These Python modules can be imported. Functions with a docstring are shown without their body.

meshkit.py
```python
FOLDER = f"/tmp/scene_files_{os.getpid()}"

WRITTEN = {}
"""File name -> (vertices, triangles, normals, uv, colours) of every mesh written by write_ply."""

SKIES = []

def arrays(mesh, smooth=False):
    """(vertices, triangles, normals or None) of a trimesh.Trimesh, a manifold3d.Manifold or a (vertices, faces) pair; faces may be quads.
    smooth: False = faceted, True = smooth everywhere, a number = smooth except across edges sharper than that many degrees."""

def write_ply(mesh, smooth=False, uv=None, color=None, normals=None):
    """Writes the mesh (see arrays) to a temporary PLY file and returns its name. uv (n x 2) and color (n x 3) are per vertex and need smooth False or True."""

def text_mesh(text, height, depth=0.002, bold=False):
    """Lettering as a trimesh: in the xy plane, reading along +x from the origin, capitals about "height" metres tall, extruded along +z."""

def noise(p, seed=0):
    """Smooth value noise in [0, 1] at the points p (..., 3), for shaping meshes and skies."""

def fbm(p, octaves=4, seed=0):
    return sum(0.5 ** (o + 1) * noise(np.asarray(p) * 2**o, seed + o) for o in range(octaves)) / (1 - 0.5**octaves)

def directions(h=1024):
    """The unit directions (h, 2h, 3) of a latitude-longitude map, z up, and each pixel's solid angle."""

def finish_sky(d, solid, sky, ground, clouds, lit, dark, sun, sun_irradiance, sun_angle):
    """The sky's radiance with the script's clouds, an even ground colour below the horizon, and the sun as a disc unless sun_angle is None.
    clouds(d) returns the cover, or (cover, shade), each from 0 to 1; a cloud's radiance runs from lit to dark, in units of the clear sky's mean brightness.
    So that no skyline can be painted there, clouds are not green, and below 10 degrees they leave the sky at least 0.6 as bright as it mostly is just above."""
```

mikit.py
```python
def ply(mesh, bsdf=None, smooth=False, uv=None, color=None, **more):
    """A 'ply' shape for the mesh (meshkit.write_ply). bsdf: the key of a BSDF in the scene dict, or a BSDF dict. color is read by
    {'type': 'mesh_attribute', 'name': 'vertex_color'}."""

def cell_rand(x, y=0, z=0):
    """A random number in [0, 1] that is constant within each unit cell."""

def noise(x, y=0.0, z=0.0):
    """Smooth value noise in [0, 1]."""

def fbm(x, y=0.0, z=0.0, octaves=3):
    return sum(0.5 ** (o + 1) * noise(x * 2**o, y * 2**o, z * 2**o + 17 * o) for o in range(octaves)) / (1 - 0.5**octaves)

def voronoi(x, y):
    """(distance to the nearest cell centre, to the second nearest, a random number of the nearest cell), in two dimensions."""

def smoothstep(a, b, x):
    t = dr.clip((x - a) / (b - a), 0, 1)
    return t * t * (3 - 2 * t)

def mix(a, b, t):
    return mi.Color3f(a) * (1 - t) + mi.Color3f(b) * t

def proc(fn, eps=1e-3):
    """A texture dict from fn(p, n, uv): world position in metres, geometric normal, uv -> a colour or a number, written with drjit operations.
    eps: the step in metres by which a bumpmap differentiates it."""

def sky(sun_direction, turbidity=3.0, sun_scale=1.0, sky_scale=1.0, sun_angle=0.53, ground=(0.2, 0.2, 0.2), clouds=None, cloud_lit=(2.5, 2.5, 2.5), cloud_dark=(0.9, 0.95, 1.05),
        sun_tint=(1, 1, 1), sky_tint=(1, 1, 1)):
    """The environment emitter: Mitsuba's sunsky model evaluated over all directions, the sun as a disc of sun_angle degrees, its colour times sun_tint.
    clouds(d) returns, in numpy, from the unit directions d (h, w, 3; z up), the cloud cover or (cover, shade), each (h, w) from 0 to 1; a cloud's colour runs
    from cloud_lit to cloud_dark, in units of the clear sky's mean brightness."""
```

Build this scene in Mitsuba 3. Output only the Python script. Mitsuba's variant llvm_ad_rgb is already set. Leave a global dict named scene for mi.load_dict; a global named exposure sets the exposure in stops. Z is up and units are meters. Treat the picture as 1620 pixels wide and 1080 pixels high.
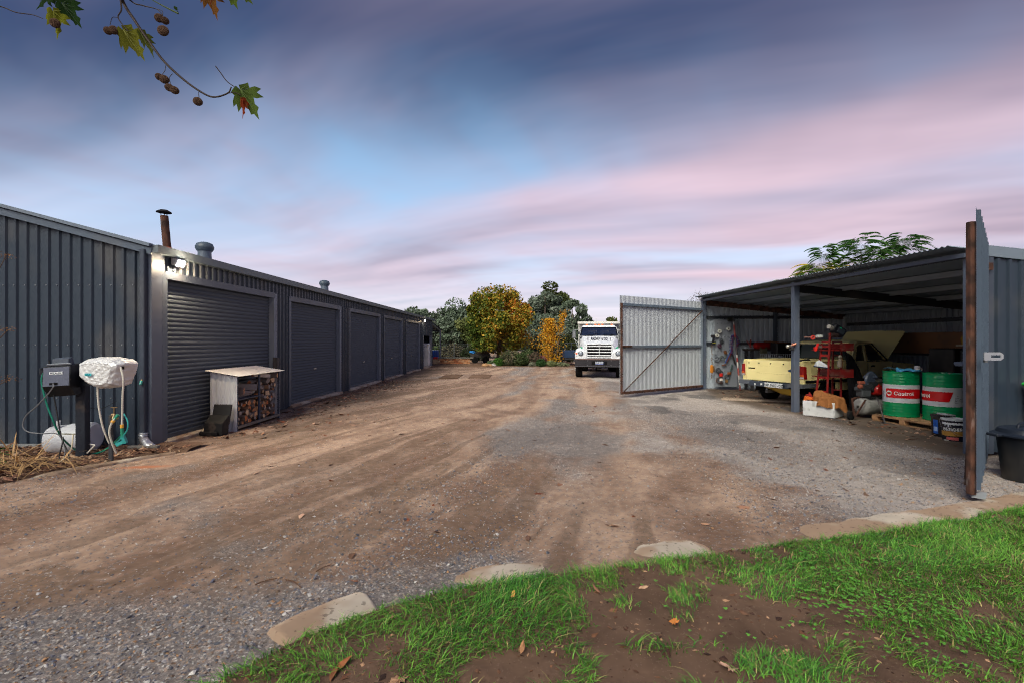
import math, random
import numpy as np, trimesh, manifold3d as m3
import drjit as dr, mitsuba as mi
import mikit, meshkit
from mikit import proc, noise as pn, fbm as pf, smoothstep as pss, mix as pmix
from shapely.geometry import Polygon
rng = np.random.default_rng(7); random.seed(7)
T4 = mi.ScalarTransform4f
scene, labels = {'type': 'scene'}, {}
# ---------------------------------------------------------------- camera, sky, exposure
EYE = 1.6
scene['camera'] = {'type': 'perspective', 'fov': 93.27, 'fov_axis': 'x', 'near_clip': 0.05, 'far_clip': 3000.0,
                   'to_world': T4().look_at(origin=[0, 0, EYE], target=[0, 1, EYE], up=[0, 0, 1])}
exposure = 1.3
def sst(a, b, x):
    t = np.clip((x - a) / (b - a), 0, 1); return t * t * (3 - 2 * t)
def clouds(d):
    """thin dusk cloud: a dark blue deck overhead that breaks up into pink streaks, with grey bars low down"""
    x, y, z = d[..., 0], d[..., 1], np.maximum(d[..., 2], 0)
    el = np.degrees(np.arcsin(z)); az = np.degrees(np.arctan2(x, y))
    lx, ly = x / (z + .10), y / (z + .10)
    f = lambda a, b, c, o, s: meshkit.fbm(np.stack([a, b, z * 0 + c], -1), o, s)
    wp = f(lx * .32, ly * .32, 0, 3, 5) - .5
    u, w = lx * .90 - ly * .44, ly * .90 + lx * .44                 # along and across the diagonal streaks
    u2, w2 = lx * .97 - ly * .25, ly * .97 + lx * .25
    n1 = f(u * .30 + wp * 1.2, w * .95 + wp * 1.8, 3.1, 5, 1)
    n2 = f(u2 * .15 + 9, w2 * 1.35 + wp * .8, 8.2, 5, 2)
    n3 = f(lx * .75 + wp, ly * .75 + wp * 2, 1.7, 5, 3)
    gr = f(u * .9 + wp * 2, w * 3.6 + wp * 4, 5, 5, 9) - .5
    side = np.clip(az / 46, -1.3, 1.3)
    hi = el + 9 * (1 - np.cos(np.radians(np.clip(az, -60, 60)))) / .305
    high = sst(18, 35, hi - 3.2 * side + 1.8 * np.cos(np.radians(az * 3)) + (n3 - .5) * 16 + (n1 - .5) * 10)
    band = np.exp(-((el - 13.5 - 5.5 * side + 10 * wp) / 5.0) ** 2)
    pink = sst(.46, .70, n1 + .26 * (band - .62) + .05 * side) * (.45 + .55 * sst(-.7, .5, side)) * sst(1.5, 6, el)
    low = sst(.485, .62, n2) * sst(2.0, 5, el) * (1 - sst(11, 17, el)) * (.25 + .75 * sst(-.5, .5, side))
    mid = .8 * sst(.36, .60, n3) * sst(3, 9, el)
    haze = .72 * (1 - sst(1, 19, el)) * (.8 + .4 * n3)
    cover, tone = x * 0, x * 0
    for c, s in ((haze * .9, .26), (mid * .75, .40), (pink * .72, .02 + .34 * (1 - sst(-.5, .7, side)) + .3 * sst(17, 26, el)), (low * .7, .42), (high * .93, 1.0 + .22 * (n1 - .50) - .06 * side)):
        c = np.clip(c, 0, 1); cover, tone = cover * (1 - c) + c, tone * (1 - c) + c * s
    return cover, np.clip(tone / np.maximum(cover, 1e-3) + gr * (.55 - .35 * high), 0, 1)
scene['sky'] = mikit.sky([-.38, -.78, .74], turbidity=4, sun_scale=1.3, sky_scale=2.45, sun_angle=38, clouds=clouds,
                         cloud_lit=(1.68, 1.20, 1.34), cloud_dark=(.082, .125, .29), sky_tint=(1.08, 1.06, .98), sun_tint=(.86, 1.0, 1.16), ground=(.2, .18, .16))
# ---------------------------------------------------------------- colour and material helpers
def C(r, g, b):
    a = np.array([r, g, b], float) / 255
    return np.where(a < .04045, a / 12.92, ((a + .055) / 1.055) ** 2.4)
VC = {'type': 'mesh_attribute', 'name': 'vertex_color'}
def grime(p, n, uv):
    return pss(.45, .85, pf(p.x * 1.7 + p.y * .6, p.z * 1.4, p.y * 1.9, 4)) * .27
def fleck(p, n, uv):
    return pss(.55, .8, pf(p.x * 9, p.y * 9, p.z * 7, 3)) * .5
def rustn(p, n, uv):
    a = pf(p.x * 14, p.y * 14, p.z * 9, 4)
    return pmix((.040, .022, .018), (.115, .052, .036), pss(.3, .7, a)) + mi.Color3f(.16, .15, .15) * pss(.66, .78, pf(p.x * 22 + 3, p.y * 22, p.z * 5, 3)) * .45
def pr(rough, spec=.4, **k): return {'type': 'principled', 'base_color': VC, 'roughness': rough, 'specular': spec, **k}
def two(b): return {'type': 'twosided', 'bsdf': b}
dust = {'type': 'diffuse', 'reflectance': {'type': 'rgb', 'value': [.19, .165, .14]}}
scene['paint'] = two({'type': 'blendbsdf', 'weight': proc(grime), 'a': pr(.42), 'b': dust})
scene['enamel'] = two(pr(.45, .35))
scene['matte'] = two(pr(.9, .2))
scene['worn'] = two({'type': 'blendbsdf', 'weight': proc(fleck), 'a': pr(.5, .35), 'b': {'type': 'diffuse', 'reflectance': {'type': 'rgb', 'value': [.11, .085, .07]}}})
scene['gloss'] = two(pr(.22, .5, clearcoat=.6, clearcoat_gloss=.9))
def foilw(p, n, uv): return pss(.35, .75, pf(p.x * 30, p.y * 30, p.z * 30, 3)) * .55
scene['foil'] = two({'type': 'blendbsdf', 'weight': proc(foilw), 'a': {'type': 'principled', 'base_color': VC, 'roughness': .4, 'metallic': .3, 'specular': .6}, 'b': pr(.5)})
scene['metal'] = two({'type': 'principled', 'base_color': VC, 'roughness': .38, 'metallic': .85})
scene['rust'] = two({'type': 'principled', 'base_color': proc(rustn), 'roughness': .8, 'specular': .25})
scene['leafy'] = {'type': 'principledthin', 'base_color': VC, 'roughness': .55, 'diff_trans': .7, 'specular': .3} if False else two({'type': 'principled', 'base_color': VC, 'roughness': .6, 'specular': .25})
scene['blade'] = {'type': 'principledthin', 'base_color': VC, 'roughness': .5, 'diff_trans': .7, 'specular': .3} if False else two(pr(.5, .3))
scene['thinleaf'] = {'type': 'principledthin', 'base_color': VC, 'roughness': .5, 'diff_trans': .8}
scene['darkglass'] = two(pr(.08, .6, clearcoat=.5))
scene['glass'] = {'type': 'thindielectric', 'int_ior': 2.5}
# ---------------------------------------------------------------- mesh helpers: a mesh is (vertices, triangles)
def R(rx=0, ry=0, rz=0):
    x, y, z = np.radians([rx, ry, rz]); cx, sx, cy, sy, cz, sz = np.cos(x), np.sin(x), np.cos(y), np.sin(y), np.cos(z), np.sin(z)
    return np.array([[cz, -sz, 0], [sz, cz, 0], [0, 0, 1]]) @ np.array([[cy, 0, sy], [0, 1, 0], [-sy, 0, cy]]) @ np.array([[1, 0, 0], [0, cx, -sx], [0, sx, cx]])
def tr(m, t=(0, 0, 0), r=None):
    v = np.asarray(m[0], float)
    if r is not None: v = v @ r.T
    return v + np.asarray(t, float), m[1]
def cat(*ms):
    vs, fs, o = [], [], 0
    for v, f in ms:
        vs.append(v); fs.append(np.asarray(f) + o); o += len(v)
    return np.vstack(vs), np.vstack(fs)
def tm(t): return np.array(t.vertices), np.array(t.faces)
BF = np.array([[0, 2, 3], [0, 3, 1], [4, 5, 7], [4, 7, 6], [0, 1, 5], [0, 5, 4], [2, 6, 7], [2, 7, 3], [0, 4, 6], [0, 6, 2], [1, 3, 7], [1, 7, 5]])
_hull = {}
def hull(p):
    m = m3.Manifold.hull_points(np.asarray(p, float)).to_mesh()
    return np.array(m.vert_properties[:, :3], float), np.array(m.tri_verts)
def box(x0, x1, y0, y1, z0, z1, ch=0):
    a = np.array([[x, y, z] for x in (x0, x1) for y in (y0, y1) for z in (z0, z1)], float)
    if not ch: return a, np.array([[0, 1, 3], [0, 3, 2], [4, 6, 7], [4, 7, 5], [0, 4, 5], [0, 5, 1], [2, 3, 7], [2, 7, 6], [0, 2, 6], [0, 6, 4], [1, 5, 7], [1, 7, 3]])
    lo, hi = np.array([min(x0, x1), min(y0, y1), min(z0, z1)]), np.array([max(x0, x1), max(y0, y1), max(z0, z1)])
    p = []
    for k in range(3):
        l, h = lo + ch, hi - ch; l[k], h[k] = lo[k], hi[k]
        p += [[(l, h)[i][0], (l, h)[j][1], (l, h)[m][2]] for i in (0, 1) for j in (0, 1) for m in (0, 1)]
    return hull(p)
def cbox(c, s, ch=0, r=None):
    s = np.array(s, float) / 2
    return tr(box(-s[0], s[0], -s[1], s[1], -s[2], s[2], ch), c, r)
def frame_of(d):
    d = d / np.linalg.norm(d); h = np.array([0, 0, 1.0]) if abs(d[2]) < .9 else np.array([1.0, 0, 0])
    a = np.cross(h, d); a /= np.linalg.norm(a); return a, np.cross(d, a), d
def bar(p, q, w, h=None, ch=0):
    p, q = np.asarray(p, float), np.asarray(q, float); h = h or w
    a, b, d = frame_of(q - p); L = np.linalg.norm(q - p)
    return tr(box(-w / 2, w / 2, -h / 2, h / 2, 0, L, ch), p, np.stack([a, b, d], 1))
def spline(pts, k=8):
    p = np.asarray(pts, float); p = np.vstack([2 * p[0] - p[1], p, 2 * p[-1] - p[-2]]); out = []
    t = np.linspace(0, 1, k, endpoint=False)[:, None]
    for i in range(1, len(p) - 2):
        a, b, c, d = p[i - 1:i + 3]
        out.append(.5 * (2 * b + (c - a) * t + (2 * a - 5 * b + 4 * c - d) * t ** 2 + (3 * b - a - 3 * c + d) * t ** 3))
    return np.vstack(out + [p[-2][None]])
def tube(pts, r, n=8):
    p = np.asarray(pts, float); r = np.broadcast_to(np.asarray(r, float), len(p))
    t = np.gradient(p, axis=0); t /= np.linalg.norm(t, axis=1)[:, None] + 1e-12
    a, _, _ = frame_of(t[0]); rings = []; ang = np.arange(n) * 2 * np.pi / n
    for i in range(len(p)):
        a = a - t[i] * (a @ t[i]); a /= np.linalg.norm(a) + 1e-12; b = np.cross(t[i], a)
        rings.append(p[i] + r[i] * (np.cos(ang)[:, None] * a + np.sin(ang)[:, None] * b))
    v = np.vstack(rings + [p[:1], p[-1:]]); f = []
    i = np.arange(n); j = (i + 1) % n
    for k in range(len(p) - 1):
        f += [np.stack([k * n + i, k * n + j, (k + 1) * n + j], 1), np.stack([k * n + i, (k + 1) * n + j, (k + 1) * n + i], 1)]
    e = len(p) * n
    f += [np.stack([j, i, i * 0 + e], 1), np.stack([(len(p) - 1) * n + i, (len(p) - 1) * n + j, i * 0 + e + 1], 1)]
    return v, np.vstack(f)
def cyl(p, q, r, n=20): return tube([p, q], r, n)
def lathe(prof, n=32):
    prof = np.asarray(prof, float); ang = np.arange(n) * 2 * np.pi / n
    v = np.stack([prof[:, None, 0] * np.cos(ang), prof[:, None, 0] * np.sin(ang), prof[:, None, 1] + ang * 0], -1).reshape(-1, 3)
    i = np.arange(n); j = (i + 1) % n; f = []
    for k in range(len(prof) - 1):
        f += [np.stack([k * n + i, k * n + j, (k + 1) * n + j], 1), np.stack([k * n + i, (k + 1) * n + j, (k + 1) * n + i], 1)]
    return v, np.vstack(f)
def poly(pts, d, holes=()):
    """an outline in (a, b) extruded by d along +c"""
    return tm(trimesh.creation.extrude_polygon(Polygon(pts, holes), d, engine='earcut'))
def axes(m, o, a, b, c):
    """local (a, b, c) -> world"""
    v = m[0]; return np.asarray(o, float) + v[:, :1] * np.asarray(a, float) + v[:, 1:2] * np.asarray(b, float) + v[:, 2:3] * np.asarray(c, float), m[1]
def ball(c, r, s=2):
    m = trimesh.creation.icosphere(s); return np.array(m.vertices) * np.asarray(r, float) + np.asarray(c, float), np.array(m.faces)
def grid(nu, nv):
    i, j = np.meshgrid(np.arange(nu - 1), np.arange(nv - 1), indexing='ij'); a = (i * nv + j).ravel()
    return np.vstack([np.stack([a, a + nv, a + nv + 1], 1), np.stack([a, a + nv + 1, a + 1], 1)])
def surf(P):
    """P (nu, nv, 3)"""
    return P.reshape(-1, 3), grid(*P.shape[:2])
def ribs(L, pitch=.165, d=.028, top=.03, fl=.02, start=0.0):
    s, o = [0.0], [0.0]; x = start + pitch / 2
    while x + top / 2 + fl < L:
        if x - top / 2 - fl > 0: s += [x - top / 2 - fl, x - top / 2, x + top / 2, x + top / 2 + fl]; o += [0, d, d, 0]
        x += pitch
    return np.array(s + [L]), np.array(o + [0.0])
def wave(L, pitch=.076, d=.018, k=6):
    s = np.linspace(0, L, int(L / pitch * k) + 1); return s, d * (.5 - .5 * np.cos(2 * np.pi * s / pitch))
def sheet(prof, lo, hi, o, a, n, b):
    """ribbed sheet: profile (s, off) swept along b from lo(s) to hi(s)"""
    s, off = prof; lo = np.broadcast_to(lo, s.shape); hi = np.broadcast_to(hi, s.shape)
    P = np.stack([np.stack([s, off, lo], -1), np.stack([s, off, hi], -1)], 1)
    v, f = surf(P); return axes((v, f), o, a, n, b)
def warp(m, amp, fr, seed=0):
    v = np.array(m[0], float)
    for k in range(3): v[:, k] += amp * (meshkit.fbm(m[0] * fr + 31 * k, 3, seed + k) - .5) * 2
    return v, m[1]
def cloth(o, a, b, n, nu=26, nv=26, fold=.04, fr=4, seed=0, drop=None):
    u, w = np.meshgrid(np.linspace(0, 1, nu), np.linspace(0, 1, nv), indexing='ij')
    h = fold * ((meshkit.fbm(np.stack([u * fr, w * fr * .6, u * 0], -1), 4, seed) - .5) * 2)
    P = np.asarray(o, float) + u[..., None] * np.asarray(a, float) + w[..., None] * np.asarray(b, float) + h[..., None] * np.asarray(n, float)
    if drop is not None: P = drop(P, u, w)
    return surf(P)
def text(s, h, o, a, b, bold=True, depth=.003):
    m = tm(meshkit.text_mesh(s, h, depth, bold)); a, b = np.asarray(a, float), np.asarray(b, float)
    return axes(m, o, a, b, np.cross(a, b))
def textw(s): return tm(meshkit.text_mesh(s, 1.0, .01, True))[0][:, 0].max()
# ---------------------------------------------------------------- scene helpers
def _key(k):
    if k not in _used: _used.add(k); return k
    i = 1
    while f'{k}_{i:03d}' in _used: i += 1
    k = f'{k}_{i:03d}'; _used.add(k); return k
_used = set()
def thing(name, label, cat_, group=None, kind=None):
    k = _key(name); labels[k] = {'label': label, 'category': cat_}
    if group: labels[k]['group'] = group
    if kind: labels[k]['kind'] = kind
    return k
def put(key, m, mat='paint', col=(.5, .5, .5), smooth=False):
    ms = m if isinstance(m, list) else [(m, col)]
    V, F, N, K, o = [], [], [], [], 0
    for mm, c in ms:
        v, f, n = meshkit.arrays(mm, smooth); c = np.asarray(c, float)
        V.append(v); F.append(f + o); N.append(n); o += len(v)
        K.append(np.tile(c, (len(v), 1)) if c.ndim == 1 else c)
    path = meshkit.write_ply((np.vstack(V), np.vstack(F)), False, None, np.vstack(K), None if N[0] is None else np.vstack(N))
    scene[key] = {'type': 'ply', 'filename': path, 'face_normals': N[0] is None, 'bsdf': {'type': 'ref', 'id': mat}}
    return key
def part(parent, name, m, mat='paint', col=(.5, .5, .5), smooth=False, label=None, kind=None):
    k = put(_key(parent + '__' + name), m, mat, col, smooth)
    if label or kind: labels[k] = {**({'label': label} if label else {}), **({'kind': kind} if kind else {})}
    return k
def solo(name, label, cat_, m, mat='paint', col=(.5, .5, .5), smooth=False, group=None, kind=None):
    return put(thing(name, label, cat_, group, kind), m, mat, col, smooth)
def struct(name, m, mat, col=(.5, .5, .5), smooth=False):
    k = _key(name); labels[k] = {'kind': 'structure'}; return put(k, m, mat, col, smooth)
def G(px, py):
    y = 765 * EYE / (py - 540); return np.array([(px - 810) / 765 * y, y, 0.0])
def P(px, py, y): return np.array([(px - 810) / 765 * y, y, EYE + (540 - py) / 765 * y])
X, Y, Z = np.eye(3)
WHITE, CHAR, SLATE, GALV, BLACK, RED = C(222, 226, 230), C(45, 56, 70), C(78, 90, 106), C(150, 156, 164), C(20, 21, 24), C(150, 28, 22)
# ================================================================ THE SETTING: yard, lawn, kerbs, beds
def yard_col(p, n, uv):
    x, y = p.x, p.y
    wob = pf(x * .5, y * .5, 2, 3) - .5
    c = x - y * (.38 - .24 * pss(-2.0, 6.0, x)) + .5 * wob
    streak = pf(c * .75 + wob * .8, y * .10 + 3, 0, 4)
    patch = pf(x * .45 + 3, y * .36 + wob, 1, 4)
    fine = pf(x * 2.6, y * 2.1, 4, 4)
    side = pss(1.2, 4.2, x - .06 * y) * .20 - pss(1.5, 4.5, -x) * .03
    near = pss(.75, .1, y - 3.35 - .33 * x) * pss(.8, -.3, x) * .17 - .11 * pss(.5, -1.5, x)
    g = pss(.44, .60, .42 * streak + .40 * patch + .18 * fine + side + near)
    tan = pmix((.18, .112, .080), (.36, .25, .185), pss(.30, .66, .55 * pf(c * 1.3, y * .16, 9, 4) + .45 * fine))
    damp = pss(.52, .68, pf(c * .9 + 7, y * .2, 5, 3)) * pss(.4, .6, fine)
    dirt = pmix(tan, (.14, .09, .062), damp * .75)
    d1, d2, r = mikit.voronoi(x * 74, y * 74)
    stone = pmix((.10, .10, .11), (.40, .38, .37), r * r) * (.62 + .5 * pss(.02, .30, d2 - d1))
    warm = pss(.86, .9, r); stone = pmix(stone, (.42, .25, .15), warm * .5); stone = pmix(stone, (.62, .60, .58), pss(.955, .97, r))
    gr = pmix(stone * .92, (.215, .195, .19), (.16 + .22 * fine))
    gr = pmix(gr, (.42, .385, .36), pss(.50, .66, pf(x * .55 + 4, y * .4, 31, 4)) * .5 * pss(1.0, 3.0, x))
    gr = pmix(gr, (.12, .115, .118), pss(.54, .66, pf(x * .8 + 9, y * .6, 33, 4)) * .6)
    sp = pss(.62, .8, pn(x * 60, y * 60)) * .5
    dirt = pmix(dirt, stone, sp)
    tread = pss(.48, .62, pf(c * 4.5, y * .30, 13, 4)) * pss(.46, .62, pf(c * .5, y * .12, 15, 3)) * pss(1.7, .3, x - .12 * y)
    dirt = pmix(dirt, (.15, .10, .072), tread * .7)
    col = pmix(dirt, gr, g * .80) * (.70 + .6 * pf(x * 18, y * 18, 21, 3))
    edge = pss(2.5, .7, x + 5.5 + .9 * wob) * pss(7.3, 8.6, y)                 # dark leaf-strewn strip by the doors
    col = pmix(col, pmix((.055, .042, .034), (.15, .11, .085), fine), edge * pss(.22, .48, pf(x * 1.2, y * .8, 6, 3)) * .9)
    ox, oy = (x + 4.75) / .5, (y - 6.22 - .25 * (x + 4.75)) / .11
    col = pmix(col, (.36, .13, .06), pss(1.0, .3, dr.sqrt(ox * ox + oy * oy) + 1.2 * wob) * .8)                       # spill of red earth
    inside = pss(5.75, 6.4, x + .9 * wob) * pss(6.5, 7.0, y) * pss(17, 16, y)   # darker brown ground colour under the lean-to
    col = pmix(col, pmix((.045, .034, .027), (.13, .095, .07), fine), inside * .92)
    oil = pss(.52, .60, pf(x * .9 + 2, y * .7, 11, 3)) * pss(2.8, 3.6, x) * pss(16, 14, y) * pss(8, 9.5, y)
    col = pmix(col, (.06, .058, .06), oil * .7)
    return col
def yard_bump(p, n, uv):
    x, y = p.x, p.y
    return .012 * pf(x * 5, y * 5, 1, 3) + .007 * pf(x * 26, y * 26, 3, 3)
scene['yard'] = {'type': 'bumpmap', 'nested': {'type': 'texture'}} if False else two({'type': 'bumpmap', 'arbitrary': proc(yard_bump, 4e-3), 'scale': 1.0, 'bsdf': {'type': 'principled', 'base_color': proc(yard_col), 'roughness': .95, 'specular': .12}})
def soil_col(p, n, uv):
    f = pf(p.x * 7, p.y * 7, 2, 4); l = pf(p.x * 1.3, p.y * 1.3, 5, 3)
    c = pmix((.055, .034, .024), (.19, .118, .082), .55 * f + .45 * l)
    return pmix(c, (.26, .19, .14), pss(.72, .8, pf(p.x * 90, p.y * 90, 1, 2)) * .25)
def soil_bump(p, n, uv): return .012 * pf(p.x * 16, p.y * 16, 1, 4)
scene['soil'] = two({'type': 'bumpmap', 'arbitrary': proc(soil_bump, 3e-3), 'scale': 1.0, 'bsdf': {'type': 'principled', 'base_color': proc(soil_col), 'roughness': .95, 'specular': .1}})
def conc_col(p, n, uv):
    c = pmix((.34, .29, .235), (.54, .475, .40), pf(p.x * 5, p.y * 5, p.z * 5, 4))
    c = pmix(c, (.27, .17, .11), pss(.40, .62, pf(p.x * 3 + 5, p.y * 3, 3, 4)) * .8)
    return c * (1 - .45 * pss(.68, .76, pf(p.x * 40, p.y * 40, p.z * 40, 2)))
scene['concrete'] = two({'type': 'principled', 'base_color': proc(conc_col), 'roughness': .92, 'specular': .15})

kpx = [(120, 1190), (300, 1085), (440, 1010), (520, 974), (600, 945), (700, 916), (800, 902), (900, 887), (1000, 876), (1110, 862), (1255, 846), (1400, 825), (1500, 810), (1620, 790), (1750, 768), (1900, 745)]
KP = spline([G(*q) for q in kpx], 10)
def kerb_y(x): return np.interp(x, KP[:, 0], KP[:, 1])
def yard_z(x, y):
    x, y = np.asarray(x, float), np.asarray(y, float)
    c = x - y * (.38 - .24 * sst(-2, 6, x))
    q = np.stack([x * .8, y * .8, x * 0], -1); q2 = np.stack([c * 2.2, y * .22, x * 0 + 4], -1); q3 = np.stack([x * 4.5, y * 4.5, x * 0 + 8], -1)
    h = .030 * (meshkit.fbm(q, 3, 1) - .5) + .045 * (meshkit.fbm(q2, 3, 2) - .5) + .016 * (meshkit.fbm(q3, 3, 3) - .5)
    return h * (1 - sst(24, 45, np.hypot(x, y))) - .006
def dense(lo, a, b, hi, st, k):
    far = np.geomspace(st, hi - b, k); m = np.arange(a, b, st)
    near = np.geomspace(st, a - lo, k)[::-1]
    return np.concatenate([a - near, m, b + far])
gx, gy = dense(-500, -8, 9, 500, .07, 40), dense(-400, 1.6, 15, 900, .06, 70)
GX, GY = np.meshgrid(gx, gy, indexing='ij')
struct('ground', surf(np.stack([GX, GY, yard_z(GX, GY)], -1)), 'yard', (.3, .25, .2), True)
# lawn soil: dips under the yard outside the kerb
sx, sy = np.arange(-4, 9.5, .035), np.arange(.4, 6.6, .035)
SX, SY = np.meshgrid(sx, sy, indexing='ij')
def lawn_z(x, y):
    d = kerb_y(x) - y; q = np.stack([x * 1.5, y * 1.5, x * 0 + 2], -1); q2 = np.stack([x * 9, y * 9, x * 0], -1)
    return -.10 + .125 * sst(.0, .24, d + .10 * (meshkit.fbm(q, 3, 7) - .5)) + .03 * (meshkit.fbm(q, 3, 4) - .5) + .034 * (meshkit.fbm(q2 * 1.3, 4, 5) - .5)
struct('lawn', surf(np.stack([SX, SY, lawn_z(SX, SY)], -1)), 'soil', (.1, .07, .05), True)
def kerb(pts, hfun, w=.27, big=.03):
    d = np.gradient(pts, axis=0); d /= np.linalg.norm(d, axis=1)[:, None]; nn = np.stack([-d[:, 1], d[:, 0], d[:, 0] * 0], 1)
    prof = np.array([(-.56, -.12), (-.52, -.045), (-.42, -.014), (-.15, .0), (.15, .0), (.42, -.016), (.52, -.05), (.56, -.12)])
    s = np.concatenate([[0], np.cumsum(np.linalg.norm(np.diff(pts, axis=0), axis=1))])
    rows = []
    for a, b in prof:
        jit = .085 * (meshkit.fbm(np.stack([s * 5, s * 0 + a * 3, s * 0], -1), 3, 3) - .5)
        h = hfun(s / s[-1]) + .018 * (meshkit.fbm(np.stack([s * 7, s * 0 + a * 4, s * 0 + 5], -1), 3, 6) - .5) + big * (meshkit.fbm(np.stack([s * 1.6 + 3, s * 0 + a * 2.5, s * 0 + 1], -1), 2, 16) - .52)
        rows.append(pts + nn * (a * w + jit)[:, None] + np.stack([s * 0, s * 0, h + b], 1))
    return surf(np.stack(rows, 1))
def ksub(xa, xb):
    xs = np.linspace(xa, xb, 60); y = kerb_y(xs); return np.stack([xs, y, xs * 0], 1)
kl = _key('kerb'); labels[kl] = {'kind': 'structure'}
ends = lambda lo, hi: (lambda t: lo + (hi - lo) * np.minimum(sst(0, .45, t), sst(0, .4, 1 - t)))
for (pa, pb, hi, big, tp) in (((425, 1018), (596, 947), .036, .012, .10), ((670, 924), (915, 885), .022, .03, .45), ((985, 878), (1135, 859), .030, .02, .3), ((1225, 851), (1720, 772), .038, .012, .12)):
    a, b = G(*pa)[0], G(*pb)[0]
    part(kl, 'segment', kerb(ksub(a, b), (lambda lo, h_, q: (lambda t: lo + (h_ - lo) * np.minimum(sst(0, q, t), sst(0, q, 1 - t))))(-.035, hi - .006, tp), .27, big), 'concrete', (.5, .45, .4), 40)
# garden strip by the shed: edging and bark mulch
EP = np.array([G(0, 766), G(65, 752), G(130, 740), G(200, 728), G(276, 715)])
EP = np.vstack([EP[0] + (EP[0] - EP[1]) * 2, EP])
ed = spline(EP[1:], 10)
part(kl, 'segment', kerb(ed[6:], lambda t: .035 * sst(0, .2, t) - .01, .11), 'concrete', (.5, .45, .4), 40)
mx, my = np.meshgrid(np.arange(-9.5, -4.7, .04), np.arange(4.4, 7.6, .04), indexing='ij')
def bed_z(x, y):
    e = np.interp(x, EP[:, 0], EP[:, 1]); d = y - e
    q = np.stack([x * 14, y * 14, x * 0], -1)
    return -.05 + .085 * sst(-.05, .15, d) + .022 * (meshkit.fbm(q, 3, 8) - .5)
struct('garden_bed', surf(np.stack([mx, my, bed_z(mx, my)], -1)), 'soil', (.1, .06, .04), True)
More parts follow.
